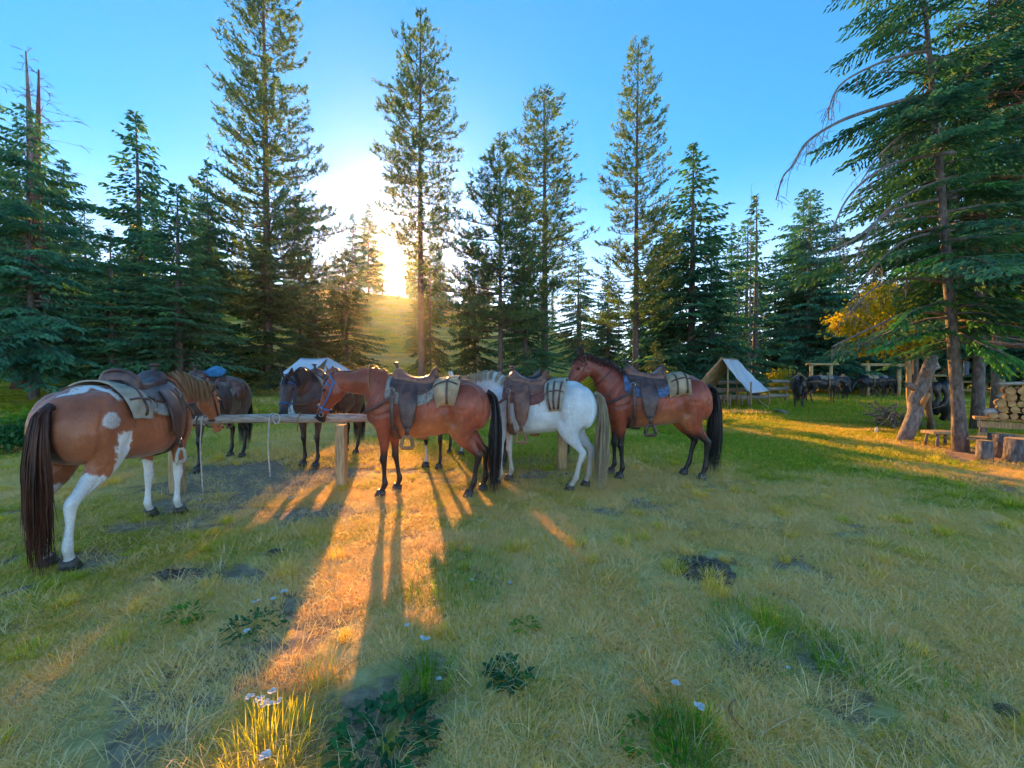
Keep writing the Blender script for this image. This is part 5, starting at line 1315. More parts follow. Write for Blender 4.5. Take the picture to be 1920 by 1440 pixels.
# canvas fly on poles
def fly():
    Yf = 17.0; c0 = P(1353, 672, Yf); b0 = P(1382, 674, Yf + 2.0)
    base = Vector((c0.x, Yf, 0)); r = empty('canvas_fly', tuple(base), 0, 'open canvas ridge fly with a blue-white sheet sloping right, pitched on poles', 'tent')
    le = P(1308, 726, Yf - .2); ri = P(1408, 738, Yf - .2); rb = P(1442, 733, Yf + 1.2); lb = le + (b0 - c0)
    def sheet(a, b, c, d, mat, name, sag):
        a, b, c, d = [Vector(v) - base for v in (a, b, c, d)]; us = np.linspace(0, 1, 14)
        nn = (b - a).cross(d - a).normalized(); nn = nn if nn.z > 0 else -nn
        f = lambda u, v, th: a.lerp(b, u).lerp(d.lerp(c, u), v) + nn * (th - sag * sin(pi * v) * (.4 + .6 * sin(pi * u)) + .012 * sin(v * 20 + u * 5))
        mb = MB(); shell(mb, f, us, us, .012); mb.build(name, mat, r)
    blue = pmat('blue_white_canvas', (.78, .82, .92), (.58, .66, .82), scale=1.5, rough=.9, bump=.006, bscale=8); tan = pmat('weathered_canvas', (.52, .40, .27), (.32, .24, .17), scale=5, rough=.9, bump=.006, bscale=14)
    pale = pmat('pale_canvas', (.62, .58, .62), (.48, .45, .5), scale=4, rough=.9, bump=.006)
    sheet(c0, b0, rb, ri, blue, 'right_sheet', .10)
    sheet(c0 + Vector((-.02, 0, .02)), b0, lb, le, tan, 'left_sheet', .03)
    e = rb + Vector((.35, -.1, -.08)); 
    def pole(a, b, rad=.035, name='pole'):
        mb = MB(); mb.tube([Vector(a) - base, Vector(b) - base], rad, n=7); mb.build(name, M['post'], r)
    pole(c0 + Vector((.28, 0, -.38)), (c0.x + .28, Yf, 0)); pole(c0 + Vector((.02, -.03, .03)), (le.x - .1, le.y, le.z - .05), .04, 'rafter'); pole(b0 + Vector((0, 0, -.02)), (b0.x, b0.y, 0)); pole(c0 + Vector((0, -.02, 0)), b0, .035, 'ridge_pole')
    pole(ri + Vector((0, 0, .5)), (ri.x, ri.y, 0)); pole(rb + Vector((0, 0, .05)), (rb.x, rb.y, 0)); pole(ri + Vector((.1, 0, -.1)), (ri.x + .75, ri.y - .3, 0), .02, 'guy_prop'); pole((le.x + .05, le.y, le.z), (le.x + .05, le.y, 0))
fly()
def table():
    c = G(1366, 762); r = empty('camp_table', tuple(c), .05, 'rough plank table under the canvas fly', 'table'); L_ = 1.75
    for k in range(3):
        mb = MB(); mb.box((0, -.2 + .2 * k, .52), (L_, .185, .045), jit=.004); mb.build('plank', M['log'], r, smooth=False)
    for sx in (-1, -.1, 1):
        for sy in (-1, 1):
            mb = MB(); mb.tube([(sx * .8, sy * .22, .5), (sx * .8, sy * .25, 0)], .04, n=6); mb.build('leg', M['log'], r)
    mb = MB(); mb.box((0, .26, .80), (L_, .05, .14), jit=.004); mb.build('back_rail', M['log'], r, smooth=False)
table()
# white wall tent behind the dark horse
def wall_tent():
    Yt = 13.0; a = P(537, 688, Yt); c = P(627, 690, Yt); zt = gz((a.x + c.x) / 2, Yt); r = empty('wall_tent', ((a.x + c.x) / 2 + .28, Yt, zt), radians(-14), 'pale blue-white wall tent behind the dark horse with a bridle', 'tent')
    W_ = 1.05; Hs = P(560, 700, Yt).z - zt; Hr = P(560, 671, Yt).z - zt; cv = pmat('tent_canvas', (.52, .6, .68), (.4, .49, .58), scale=2, rough=.9, bump=.008, bscale=6)
    D_ = 1.6
    for sd, nm in ((-1, 'front_slope'), (1, 'rear_slope')):
        mb = MB(); shell(mb, lambda u, v, th: Vector((-.70 * (1 - .0) + 1.05 * u * 1.0, sd * D_ * .5 * v, Hr - (Hr - Hs) * v - .03 * sin(pi * u) + th - .02 * sin(pi * v))), np.linspace(0, 1, 10), np.linspace(0, 1.06, 8), .01); mb.build(nm, cv, r)
    mb = MB(); hip = lambda u, v, th: Vector((.35 + .45 * v, D_ * .5 * (2 * u - 1) * v, Hr - (Hr - Hs) * v + th)); shell(mb, hip, np.linspace(0, 1, 8), np.linspace(0, 1, 8), .01); mb.build('hip', cv, r)
    for (x0, y0, x1, y1, nm) in ((-.7, -.8, .8, -.8, 'front_wall'), (.8, -.8, .8, .8, 'side_wall'), (-.7, .8, .8, .8, 'rear_wall'), (-.7, -.8, -.7, .8, 'door_wall')):
        mb = MB(); shell(mb, lambda u, v, th: Vector((x0 + (x1 - x0) * u, y0 + (y1 - y0) * u, -.05 + (Hs + .03) * v)) + Vector((th * (y0 != y1), th * (x0 != x1), 0)) + Vector((0, .015 * sin(u * 9), 0)), np.linspace(0, 1, 10), np.linspace(0, 1, 4), .01); mb.build(nm, cv, r)
wall_tent()
# fallen logs on the slope
def fallen(px0, py0, px1, py1, Y, label, r=.09):
    def hit(px, py):
        d = ray(px, py); best = None
        for k in np.linspace(6, 80, 900):
            x, y, z = d[0] * k, d[1] * k, CAM_H + d[2] * k
            if z < gz(x, y): return Vector((x, y, gz(x, y)))
        return P(px, py, Y)
    a, b = hit(px0, py0), hit(px1, py1)
    if abs(a.y - b.y) > 6: b = Vector((b.x, a.y, gz(b.x, a.y)))
    log_between(a + Vector((0, 0, r)), b + Vector((0, 0, r)), r, 'fallen_log', 'log', label, 'log', wob=.01)
fallen(622, 641, 700, 643, 30, 'thin pale log lying on the sunlit slope below the sun', .10); fallen(325, 663, 440, 684, 16, 'long grey log lying below the bushy spruce', .07); fallen(300, 678, 375, 690, 14, 'short grey log on the bank behind the paint horse', .06)
fallen(445, 690, 520, 697, 14, 'log lying at the foot of the tallest pine', .06)
log_between(G(1450, 765) + Vector((0, 1.0, .08)), G(1476, 778) + Vector((0, 0, .06)), .06, 'fallen_log', 'log', 'bleached poles lying left of the leftmost black horse', 'log')
# ================================================================== THE HORSES AT THE RAIL
rs = np.random.RandomState(99); random.seed(4)
def on(h, p):                       # horse-local point to world
    return h.matrix_world @ Vector(p)
DARK = (.02, .014, .014)
# --- hitching rail
rz_ = .93
A0 = Vector((-4.38, 5.0, rz_)); A1 = Vector((.95, 5.95, rz_ + .01)); PX = G(641, 916)
t_ = (PX.x - A0.x) / (A1.x - A0.x); Am = Vector((PX.x, PX.y, rz_ + .0))
hr = empty('hitching_rail', (PX.x, PX.y, 0), 0, 'long weathered log hitching rail on a square post with the saddled horses tied along it', 'hitching rail')
mb = MB(); pts = [A0 + Vector((0, 0, -.02)), A0.lerp(Am, .5) + Vector((0, 0, .008)), Am, Am.lerp(A1, .5), A1]; pts = [p - Vector((PX.x, PX.y, 0)) for p in pts]
cp = catmull(pts, 8); mb.tube(cp, [.057 + .004 * sin(i * 1.7) for i in range(len(cp))], n=14); mb.build('rail', M['log'], hr)
mb = MB(); mb.box((0, .0, rz_ / 2 - .06), (.115, .11, rz_ - .05), jit=.003); mb.build('post', M['post'], hr, smooth=False)
e = G(1054, 878) - Vector((PX.x, PX.y, 0)); mb = MB(); mb.box((e.x, e.y - .02, .42), (.14, .12, .86), jit=.003); mb.build('post', M['post'], hr, smooth=False)
e = Vector((-4.28, 5.02, 0)) - Vector((PX.x, PX.y, 0)); mb = MB(); mb.box((e.x, e.y, .42), (.13, .12, .86), jit=.003); mb.build('post', M['post'], hr, smooth=False)

# --- paint horse, left
pp = Pose(poll=(1.30, -.03, 1.37), pitch=72, yaw=-14)
def paint_fn(V, pose):
    red = np.array((.40, .13, .06)); c = np.tile(red, (len(V), 1)) * (.85 + .3 * n3(V, 4, 2))[:, None]
    c = mixc(c, (.30, .085, .05), smooth(V[:, 2], 1.05, 1.45) * .6)
    white = np.array((.72, .70, .68)); nz = n3(V, 5.5, 9) - .5; nz2 = n3(V, 22, 4) - .5 + (n3(V, 60, 6) - .5) * .8
    edge = nz * .22 + nz2 * .05
    x, y, z = V.T
    m = smooth(.70 + edge - z, 0, .02) * (x < -.2)                                # white hind legs
    m = np.maximum(m, smooth(.64 + edge * .6 - z, 0, .02) * (x > .2))            # white forelegs
    flash = smooth(.10 + nz2 * .06 - np.abs(x + .40 + (z - .85) * .10 + edge * .25), 0, .012) * smooth(z, .6, .7) * smooth(1.06 + edge - z, 0, .02) * (y < 0) ; m = np.maximum(m, flash)
    top = smooth(.06 + nz2 * .08 - np.abs(x + .50 - edge + (y + .10) * .8), 0, .02) * smooth(z, 1.32, 1.36) * (y < .05); m = np.maximum(m, top)
    br = smooth(.078 + nz2 * .03 - np.hypot(x + .56, (z - 1.17) * 1.1), 0, .012) * (y < -.1) * .75; m = np.maximum(m, br)   # pale round rump patch
    fm = np.abs((V - np.array(pose.poll)) @ np.array(pose.side)); fd = (V - np.array(pose.poll)) @ np.array(pose.hd); fu = (V - np.array(pose.poll)) @ np.array(pose.up)
    m = np.maximum(m, (fm < .03) * (fd > .1) * (fd < .62) * (fu > .02) * 1.0)
    c = mixc(c, white, m)
    c = mixc(c, (.035, .014, .012), smooth(.06 - np.abs(y), 0, .03) * (x < -.66) * smooth(1.28 - z, 0, .1) * smooth(z, .75, .9))
    c = mixc(c, (.30, .26, .2), smooth(.25 + nz * .1 - z, 0, .2) * .5)
    return c
paint = make_horse('horse', (-3.63, 3.71, 0), 100, pp, paint_fn, M['hair_red'], 'chestnut and white paint horse seen from behind at the left end of the rail', legs=[('f', 1, -.03, 0, 0), ('f', -1, .03, -.03, 0), ('h', 1, -.08, 0, 0), ('h', -1, -.18, -.05, 0)],
                   scale=.96, voxel=.0115, tail_len=1.2, ear_col=(.2, .06, .035), tail_thick=.038, mane_mat=M['hair_flaxen'], mane_side=-1, mane_len=.3, tail_sway=.03)
pads = dict(pad='felt_grey')
make_saddle(paint, 'dark brown western saddle on the paint horse', 'leather_dark', 'leather_dark', 'felt_grey', stirrup='rope_white')
make_saddlebags(paint, 'flat tan canvas saddlebags strapped behind the saddle of the paint horse', 'canvas_grey', 1.05, 82, straps=(.5,), taper=.25, flap=.55, puff_=.05)
make_bridle(paint, pp, 'dark bridle with metal fittings on the paint horse', 'leather_black')
# --- big bay in the middle
p2 = Pose(poll=(1.19, -.02, 1.475), pitch=66, yaw=-4)
bay2 = make_horse('horse', (-1.06, 4.95, 0), 179, p2, bay((.33, .072, .036), DARK, .60, light=(.42, .16, .06)), M['hair_black'], 'bay horse with a long black tail standing side-on in front of the rail',
                  legs=[('f', 1, .02, 0, 0), ('f', -1, -.10, 0, 0), ('h', 1, .03, 0, 0), ('h', -1, -.12, 0, 0)], scale=.985, voxel=.0115, tail_len=1.2, ear_col=(.28, .09, .045), tail_thick=.048, mane_side=-1, mane_len=.16, mane_mat=M['hair_red'])
make_saddle(bay2, 'brown western saddle with a dangling triangular stirrup on the side-on bay horse', 'leather_dark', 'leather_brown', 'felt_grey', stirrup='leather_tan')
make_saddlebags(bay2, 'bulging tan canvas saddlebags on the side-on bay horse', 'canvas_tan', 1.12, 84, straps=(.4,), taper=.4, flap=.35, puff_=.12)
bpy.context.view_layer.update()
make_bridle(bay2, p2, 'blue nylon halter on the side-on bay horse', 'nylon_blue', kind='halter')
# --- white horse
p3 = Pose(poll=(1.25, .1, 1.44), pitch=60, yaw=14)
def white_fn(V, pose):
    x, y, z = V.T; c = np.tile(np.array((.60, .60, .61)), (len(V), 1)) * (.90 + .16 * n3(V, 5, 3))[:, None]
    c = mixc(c, (.40, .30, .20), smooth(.55 + .2 * n3(V, 4, 7) - z, 0, .5) * .65); c = mixc(c, (.25, .2, .17), smooth(.2 - z, 0, .15) * .6)
    c = mixc(c, (.2, .18, .18), smooth(.08 - np.linalg.norm(V - np.array(pose.hp(.57, 0)), axis=1), 0, .05)); return c
wh = make_horse('horse', (.37, 5.33, 0), 163, p3, white_fn, M['hair_cream'], 'white horse with a long cream tail between the two bays', legs=[('f', 1, .04, 0, 0), ('f', -1, -.05, 0, 0), ('h', 1, .12, 0, 0), ('h', -1, -.06, 0, 0)],
                scale=.965, voxel=.0115, tail_len=1.2, ear_col=(.55, .55, .56), tail_thick=.056, mane_len=.14)
make_saddle(wh, 'reddish brown western saddle on the white horse', 'leather_brown', 'leather_brown', 'felt_maroon', stirrup='leather_tan')
make_saddlebags(wh, 'laced tan canvas saddlebags hanging on the rump of the white horse', 'canvas_grey', 1.05, 92, straps=(.2, .5, .8), taper=.5, flap=.5, puff_=.10)
make_bridle(wh, p3, 'blue halter on the white horse', 'nylon_blue', kind='halter')
# --- right bay
p4 = Pose(poll=(1.02, .06, 1.69), pitch=58, yaw=18)
bay4 = make_horse('horse', (2.08, 5.78, 0), 178, p4, bay((.34, .066, .033), DARK, .66, light=(.40, .15, .06)), M['hair_black'], 'reddish bay horse with raised head at the right end of the rail', legs=[('f', 1, -.02, 0, 0), ('f', -1, .04, 0, 0), ('h', 1, -.06, 0, 0), ('h', -1, .08, 0, 0)],
                  scale=1.02, voxel=.0115, tail_len=1.15, ear_col=(.04, .02, .018), tail_thick=.055, mane_side=1, mane_len=.10, mane_mat=M['hair_red'])
make_saddle(bay4, 'dark saddle with upright horn over a blue blanket on the right-hand bay', 'leather_dark', 'leather_brown', 'felt_blue', stirrup='leather_dark')
make_saddlebags(bay4, 'boxy beige pannier bags behind the saddle of the right-hand bay', 'canvas_tan', 1.02, 78, boxy=True)
make_bridle(bay4, p4, 'dark bridle on the right-hand bay', 'leather_brown')
# --- grey-brown horse with the blue seat
p7 = Pose(poll=(1.14, .05, 1.2), pitch=70, yaw=10)
g7 = make_horse('horse', (-5.02, 6.62, 0), 272, p7, bay((.135, .085, .07), DARK, .7, light=(.2, .14, .11)), M['hair_black'], 'dark grey-brown horse with a blue seat cover behind the paint horse', legs=[('f', 1, .03, 0, 0), ('f', -1, -.03, 0, 0), ('h', 1, .05, 0, 0), ('h', -1, -.05, 0, 0)], scale=.98, voxel=.015, ear_col=(.07, .045, .04))
make_saddle(g7, 'saddle with a blue cloth seat cover on the grey-brown horse', 'leather_dark', 'leather_dark', 'felt_grey', cover='felt_teal')
make_saddlebags(g7, 'dark brown leather saddlebags on the grey-brown horse', 'leather_brown', 1.0, 88)
make_bridle(g7, p7, 'dark bridle on the grey-brown horse', 'leather_black')
# --- dark horse facing the camera
p8 = Pose(poll=(1.08, .09, 1.44), pitch=66, yaw=26)
d8 = make_horse('horse', (-3.2, 6.95, 0), 258, p8, bay((.085, .05, .042), DARK, .55), M['hair_black'], 'very dark horse facing the camera with its head over the rail', legs=[('f', 1, .03, 0, 0), ('f', -1, -.03, 0, 0), ('h', 1, .05, 0, 0), ('h', -1, -.05, 0, 0)], scale=1.0, voxel=.015, ear_col=(.03, .02, .02))
make_saddle(d8, 'dark saddle with pale trim on the very dark horse', 'leather_dark', 'leather_dark', 'felt_grey', stirrup='rope_white')
make_bridle(d8, p8, 'blue-grey rope halter on the very dark horse', 'nylon_blue', kind='halter')
# --- two more mostly hidden behind the others
p5 = Pose(poll=(1.0, 0, 1.28), pitch=72)
def sock_fn(V, pose):
    c = bay((.10, .05, .04), DARK, .7)(V, pose); x, y, z = V.T; return mixc(c, (.5, .46, .42), smooth(.36 + .05 * n3(V, 8, 2) - z, 0, .03) * (y * x < 0))
d5 = make_horse('horse', (-1.18, 6.85, 0), 258, p5, sock_fn, M['hair_black'], 'dark horse with white socks hidden behind the side-on bay', legs=[('f', 1, .05, 0, 0), ('f', -1, -.04, 0, 0), ('h', 1, .05, 0, 0), ('h', -1, -.05, 0, 0)], scale=.95, voxel=.018, ear_col=(.04, .025, .02))
p6 = Pose(poll=(1.0, 0, 1.2), pitch=72)
d6 = make_horse('horse', (.36, 6.75, 0), 196, p6, bay((.12, .06, .04), DARK, .7), M['hair_black'], 'dark-legged horse hidden behind the white horse', legs=[('f', 1, .05, 0, 0), ('f', -1, -.04, 0, 0), ('h', 1, .05, 0, 0), ('h', -1, -.05, 0, 0)], scale=.985, voxel=.018, ear_col=(.04, .025, .02))
make_saddle(d6, 'dark saddle just showing above the saddle of the white horse', 'leather_black', 'leather_black', 'felt_grey')

# --- ropes
bpy.context.view_layer.update()
def rail_at(x):
    p = Vector((PX.x, PX.y, 0)); c = [q + p for q in cp]
    for i in range(len(c) - 1):
        if c[i].x <= x <= c[i + 1].x: return c[i].lerp(c[i + 1], (x - c[i].x) / (c[i + 1].x - c[i].x))
    return c[0] if x < c[0].x else c[-1]
def hang(px, ylow, label):
    x = (px - 960) / 740 * 5.05; q = rail_at(x); lo_ = CAM_H - (ylow - 703) / 740 * q.y
    pts = [q + Vector((0, -.075, .0)), q + Vector((.005, -.085, -.12)), q + Vector((-.01, -.085, -.35)), Vector((q.x + .01, q.y - .08, lo_ + .03))]
    mb = MB(); mb.tube(catmull(pts, 4), .008, n=6); o = mb.build('hanging_rope', M['rope_white']); tag(o, label, 'rope')
    mb = MB(); mb.tube([q + Vector((0, .066 * cos(a), .066 * sin(a))) for a in np.linspace(0, 2 * pi, 15)], .009, n=6); mb.build('wrap', M['rope_white'], o)
    mb = MB(); mb.ell((q.x + .01, q.y - .08, lo_ + .015), (.016, .016, .022), 7, 9); mb.build('snap_hook', M['steel'], o)
    return q
q = hang(505, 893, 'pale lead rope with a metal snap hanging from the middle of the rail')
c = rail_at((518 - 960) / 740 * 5.05) + Vector((0, -.07, .0)); mb = MB(); mb.tube([c + Vector((.045 * cos(a), .006 * sin(2 * a), .06 * sin(a))) for a in np.linspace(0, 2 * pi, 17)], .010, n=6); o = mb.build('rope_loop', M['rope_white']); tag(o, 'white rope loop hitched on the rail beside the hanging rope', 'rope')
hang(386, 930, 'tan lead rope hanging from the left end of the rail')
def lead(h, pose, xr, label, mat='rope_white', sag=.12):
    a = on(h, pose.hp(.5, -.08)); b = rail_at(xr); m = (a + b) / 2 - Vector((0, 0, sag)); o = rope(label, [a, m, b + Vector((0, 0, .07)), b + Vector((0, -.07, 0)), b + Vector((0, -.075, -.16))], .008, mat)
lead(bay2, p2, -1.9, 'pale lead rope from the side-on bay to the rail', 'rope_white', .02)
lead(d8, p8, -2.75, 'lead rope from the very dark horse to the rail', 'leather_tan', .02)
lead(paint, pp, -3.98, 'short dark lead from the paint horse to the rail end', 'leather_dark', .03)
lead(g7, p7, -4.2, 'lead rope from the grey-brown horse to the rail end', 'leather_dark', .05)
# reins looped over the neck and down the shoulder of the side-on bay
for hh, ps, lab in ((bay2, p2, 'thin rein looped over the neck of the side-on bay'), (bay4, p4, 'leather rein looped on the neck of the right-hand bay')):
    nk, nr = ps.neck(); m = len(nk); k = int(m * .42); ring = []
    t = (nk[k + 1] - nk[k]).normalized(); s_ = Vector((0, 1, 0)); w = t.cross(s_); ra = max(nr[k]); rb = min(nr[k])
    if hh is bay2: pts = [nk[k] + s_ * (rb + .012) * cos(a) + w * (ra + .012) * sin(a) + t * .10 * sin(a) for a in np.linspace(0, 2 * pi, 22)]
    else: pts = [nk[k] + s_ * (rb + .012) * cos(a) + w * (ra + .012) * sin(a) for a in np.linspace(0, 2 * pi, 22)]
    mb = MB(); mb.tube([on(hh, p) for p in pts], .007, n=5); o = mb.build('rein', M['leather_tan' if hh is bay2 else 'leather_dark']); tag(o, lab, 'rein')

# ================================================================== THE BLACK PACK HORSES FAR RIGHT
def blackish(V, pose): return np.tile(np.array((.022, .02, .028)), (len(V), 1)) * (.8 + .5 * n3(V, 4, 2))[:, None]
pf = Pose(poll=(1.12, 0, 1.15), pitch=66); pg = Pose(poll=(1.10, 0, 1.62), pitch=50)
spots = [(1497, 763, 236, 'f', 'nearest black packhorse, leftmost of the far group, head low', 1.0), (1541, 757, 352, 'f', 'black packhorse just right of the leftmost one, rump towards the camera', 1.0), (1580, 749, 60, 'g', 'black packhorse in the middle of the far group with raised head', .97),
         (1634, 747, 184, 'f', 'black packhorse broadside with a pale pack strap, right of the group', 1.0), (1652, 744, 172, 'f', 'rearmost black packhorse overlapping the broadside one', 1.0)]
protos = {}
for i, (px, py, hd, kd, lab, sc) in enumerate(spots):
    b = G(px, py)
    if kd not in protos:
        h = make_horse('horse', tuple(b), hd, pf if kd == 'f' else pg, blackish, M['hair_black'], lab, 'black packhorses in the camp', scale=sc, voxel=.026, ear_col=(.02, .018, .024)); protos[kd] = h
    else:
        src = protos[kd]; h = src.copy(); COL.objects.link(h); h.location = b; h.rotation_euler = (0, 0, radians(hd)); h.scale = (sc,) * 3; h['label'] = lab
        for ch in list(src.children):
            if ch.name.startswith('pack'): continue
            c = ch.copy(); COL.objects.link(c); c.parent = h
    r = empty('pack_saddle', tuple(b), radians(hd), ('pack saddle on the nearest black packhorse', 'pack saddle on the packhorse with its rump to the camera', 'pack saddle on the packhorse with raised head', 'pack saddle with pale breeching straps on the broadside packhorse', 'pack saddle on the rearmost packhorse')[i], 'pack saddle', 'pack saddles'); r.scale = (sc,) * 3
    mb = MB(); shell(mb, lambda u, v, th: torso_pt(-.22 + .62 * u, radians(60) * v, .01 + th), np.linspace(0, 1, 8), np.linspace(-1, 1, 14), .035); mb.build('pad', M[('canvas_tan', 'felt_grey', 'felt_grey', 'canvas_tan', 'felt_grey')[i]], r)
    for x in (-.08, .26):
        for s in (-1, 1):
            t = torso_at(x)[0]; mb = MB(); mb.tube([(x, s * .18, t - .03), (x, -s * .06, t + .16)], .02, n=6); mb.build('cross_buck', M['post'], r)
    mb = MB(); an = range(-175, 176, 10); band(mb, [torso_pt(.15, radians(a), .05) for a in an], [(0, sin(radians(a)), cos(radians(a))) for a in an], .07, .01); mb.build('cinch', M['leather_tan'], r)
    for s in (-1, 1):
        mb = MB(); band(mb, [torso_pt(x, s * radians(80), .03) for x in (-.2, -.35, -.5, -.65, -.75)], [(0, s, 0)] * 5, .05, .01); mb.build('breeching', M['leather_tan'], r)

# ================================================================== FLOWERS, PLANTS, LITTER
def flower(px, py, s=1.0, lab=''):
    c = G(px, py); h = rs.uniform(.06, .12) * s; d = P(px, py, c.y)
    # the head sits on the sight point; the foot a little nearer
    k = (CAM_H - h) / CAM_H; base = Vector((c.x * k, c.y * k, 0)); base.z = gz(base.x, base.y)
    r = empty('white_flower', tuple(base), rs.uniform(0, 6), lab, 'flower', 'white flowers in the grass')
    mb = MB(); mb.tube([(0, 0, -.01), (.008, .004, h * .5), (0, 0, h)], [.0018, .0015, .0012], n=5); mb.build('stem', M['bright_leaf'], r)
    for j in range(rs.randint(3, 6)):
        a = j * 2 * pi / 4 + rs.normal(0, .3); d = Vector((cos(a), sin(a), rs.uniform(.1, .6))).normalized(); sd = Vector((-sin(a), cos(a), 0)); R_ = .021 * s; V = []
        for u, w in ((0, .12), (.35, .75), (.7, 1.0), (.95, .65), (1.05, .05)):
            V.append([tuple(Vector((0, 0, h)) + d * R_ * u + sd * w * R_ * .55 * v + Vector((0, 0, -.2 * R_ * u * u + .15 * R_ * v * v))) for v in (-1, -.3, .3, 1)])
        mb = MB(); mb.grid(np.array(V)); mb.build('petal', M['petal'], r)
FL = [((533, 1110), 1.2, 'rightmost white flower of the three above the green clump'), ((480, 1128), 1.1, 'leftmost white flower of the three above the green clump'), ((512, 1123), .9, 'middle white flower of the three above the green clump'), ((463, 1184), .9, 'lone white flower inside the dark green clump'),
      ((763, 1172), .7, 'tiny white flower left of the big open blossom'), ((797, 1198), 1.3, 'big open white blossom in the centre foreground'), ((823, 1274), .7, 'small white flower above the dark leafy plant'), ((468, 1308), .9, 'leftmost white flower over the yellow grass clump'),
      ((487, 1312), 1.0, 'second white flower over the yellow grass clump'), ((499, 1320), 1.2, 'largest white flower over the yellow grass clump'), ((510, 1298), .9, 'topmost white flower over the yellow grass clump'), ((521, 1317), .9, 'rightmost white flower over the yellow grass clump'),
      ((497, 1420), 1.0, 'white flower low in the yellow sunlit grass clump near the bottom edge'), ((1267, 1283), 1.0, 'white flower above the lower right blossom'), ((1312, 1328), 1.2, 'white blossom on the green tuft at lower right'), ((955, 1092), .7, 'small white flower right of the tall green grass'), ((885, 1087), .7, 'small white flower in the tall green grass'), ((1478, 1252), .5, 'tiny white flower by the bare soil at right')]
for (p, s, lab) in FL: flower(p[0], p[1], s, lab)
def leaf_plant(px, py, R_, n, label, mat='green_leaf', ll=.06, up=.5):
    c = G(px, py); r = empty('leafy_plant', (c.x, c.y, gz(c.x, c.y)), 0, label, 'plant')
    for i in range(n):
        a = rs.uniform(0, 2 * pi); q = sqrt(rs.rand()) * R_; b = Vector((q * cos(a), q * sin(a), .01 + rs.uniform(.3, 1) * up * (R_ - q * .7) * .5 + .01)); d = Vector((cos(a + rs.normal(0, .6)), sin(a + rs.normal(0, .6)), rs.uniform(-.2, .8))).normalized(); L_ = ll * rs.uniform(.6, 1.2)
        s_ = d.cross(Vector((0, 0, 1))).normalized(); nn = s_.cross(d); V = []
        for u, w in ((0, .1), (.25, .8), (.5, 1), (.8, .6), (1, .03)):
            V.append([tuple(b + d * L_ * u + s_ * w * L_ * .21 * v + nn * (L_ * (.07 * abs(v) - .22 * u * u))) for v in (-1, 0, 1)])
        mb = MB(); mb.grid(np.array(V)); mb.build('leaf', M[mat], r)
leaf_plant(722, 1395, .19, 190, 'dark green leafy plant in the foreground right of the yellow grass', ll=.055)
leaf_plant(952, 1275, .085, 60, 'small dark green leafy plant in the centre foreground'); leaf_plant(985, 1180, .07, 30, 'small weed above the centre foreground plant', 'bright_leaf', .04)
leaf_plant(350, 1160, .12, 50, 'pale green weed left of the dark green clump', 'bright_leaf', .045); leaf_plant(475, 1185, .16, 80, 'low green clump with one white flower in it', 'green_leaf', .045, .7)
leaf_plant(1215, 1400, .1, 40, 'green weed low in the grass at lower right', 'bright_leaf', .05)
M['sunlit_blade'] = leafy('sunlit_grass_blades', (.75, .6, .06), (.4, .42, .04), scale=9, trans=.5, c3=(.6, .5, .05))  # sunlight on the tuft, put into the blade colour
def clump(px, py, R_, n, hmin, hmax, mat, label):
    c = G(px, py); r = empty('grass_clump', (c.x, c.y, gz(c.x, c.y)), 0, label, 'grass clump')
    q = R_ * np.sqrt(rs.rand(n)); a = rs.uniform(0, 2 * pi, n); bx, by = q * np.cos(a), q * np.sin(a); az = a + rs.normal(0, .6, n); tl = rs.uniform(.1, .95, n) * (.4 + .6 * q / R_); ln = rs.uniform(hmin, hmax, n); w = .0022
    V = np.zeros((n, 7, 3)); dx, dy = np.cos(az), np.sin(az)
    for k in range(4):
        s = k / 3; h = ln * np.sin(np.minimum(s * 1.2, 1.2)) * np.cos(tl) / .93; o = ln * s ** 1.6 * np.sin(tl) ; h = h - ln * .25 * s ** 3 * np.sin(tl)
        if k < 3:
            V[:, 2 * k] = np.stack([bx + dx * o - dy * w * (1 - s * .6), by + dy * o + dx * w * (1 - s * .6), h], -1); V[:, 2 * k + 1] = np.stack([bx + dx * o + dy * w * (1 - s * .6), by + dy * o - dx * w * (1 - s * .6), h], -1)
        else: V[:, 6] = np.stack([bx + dx * o, by + dy * o, h], -1)
    i = np.arange(n) * 7
    me = mesh_np('blades', V.reshape(-1, 3), [np.concatenate([np.stack([i, i + 1, i + 3, i + 2], -1), np.stack([i + 2, i + 3, i + 5, i + 4], -1)]), np.stack([i + 4, i + 5, i + 6], -1)]); o = link('blades', me, M[mat], r); o['kind'] = 'stuff'
clump(505, 1410, .15, 170, .08, .2, 'sunlit_blade', 'yellow sunlit grass clump under the group of white flowers')
clump(800, 1290, .12, 220, .08, .17, 'bright_leaf', 'green grass clump above the dark leafy plant'); clump(1290, 1400, .15, 320, .07, .16, 'bright_leaf', 'bright green grass clump at lower right'); clump(860, 1085, .42, 520, .05, .15, 'bright_leaf', 'tall green grass patch in the centre')
clump(1440, 1195, .36, 380, .04, .10, 'bright_leaf', 'bright green grass patch right of centre'); clump(1545, 1250, .07, 90, .06, .13, 'bright_leaf', 'small green grass tuft on bare soil at right'); clump(1680, 1260, .3, 300, .04, .10, 'bright_leaf', 'green grass patch at the right of the foreground')
def sticks(px0, py0, px1, py1, r, label, mat='straw', h=.02, bend=.02):
    a, b = G(px0, py0), G(px1, py1); a.z = gz(a.x, a.y) + h; b.z = gz(b.x, b.y) + h * rs.uniform(.3, 1.6); m = a.lerp(b, .5) + Vector((rs.normal(0, bend), rs.normal(0, bend), h)); mb = MB(); mb.tube(catmull([a, m, b], 5), [r * (1 - .05 * i) for i in range(11)], n=6); o = mb.build('dry_stalk', M[mat]); tag(o, label, 'stalk')
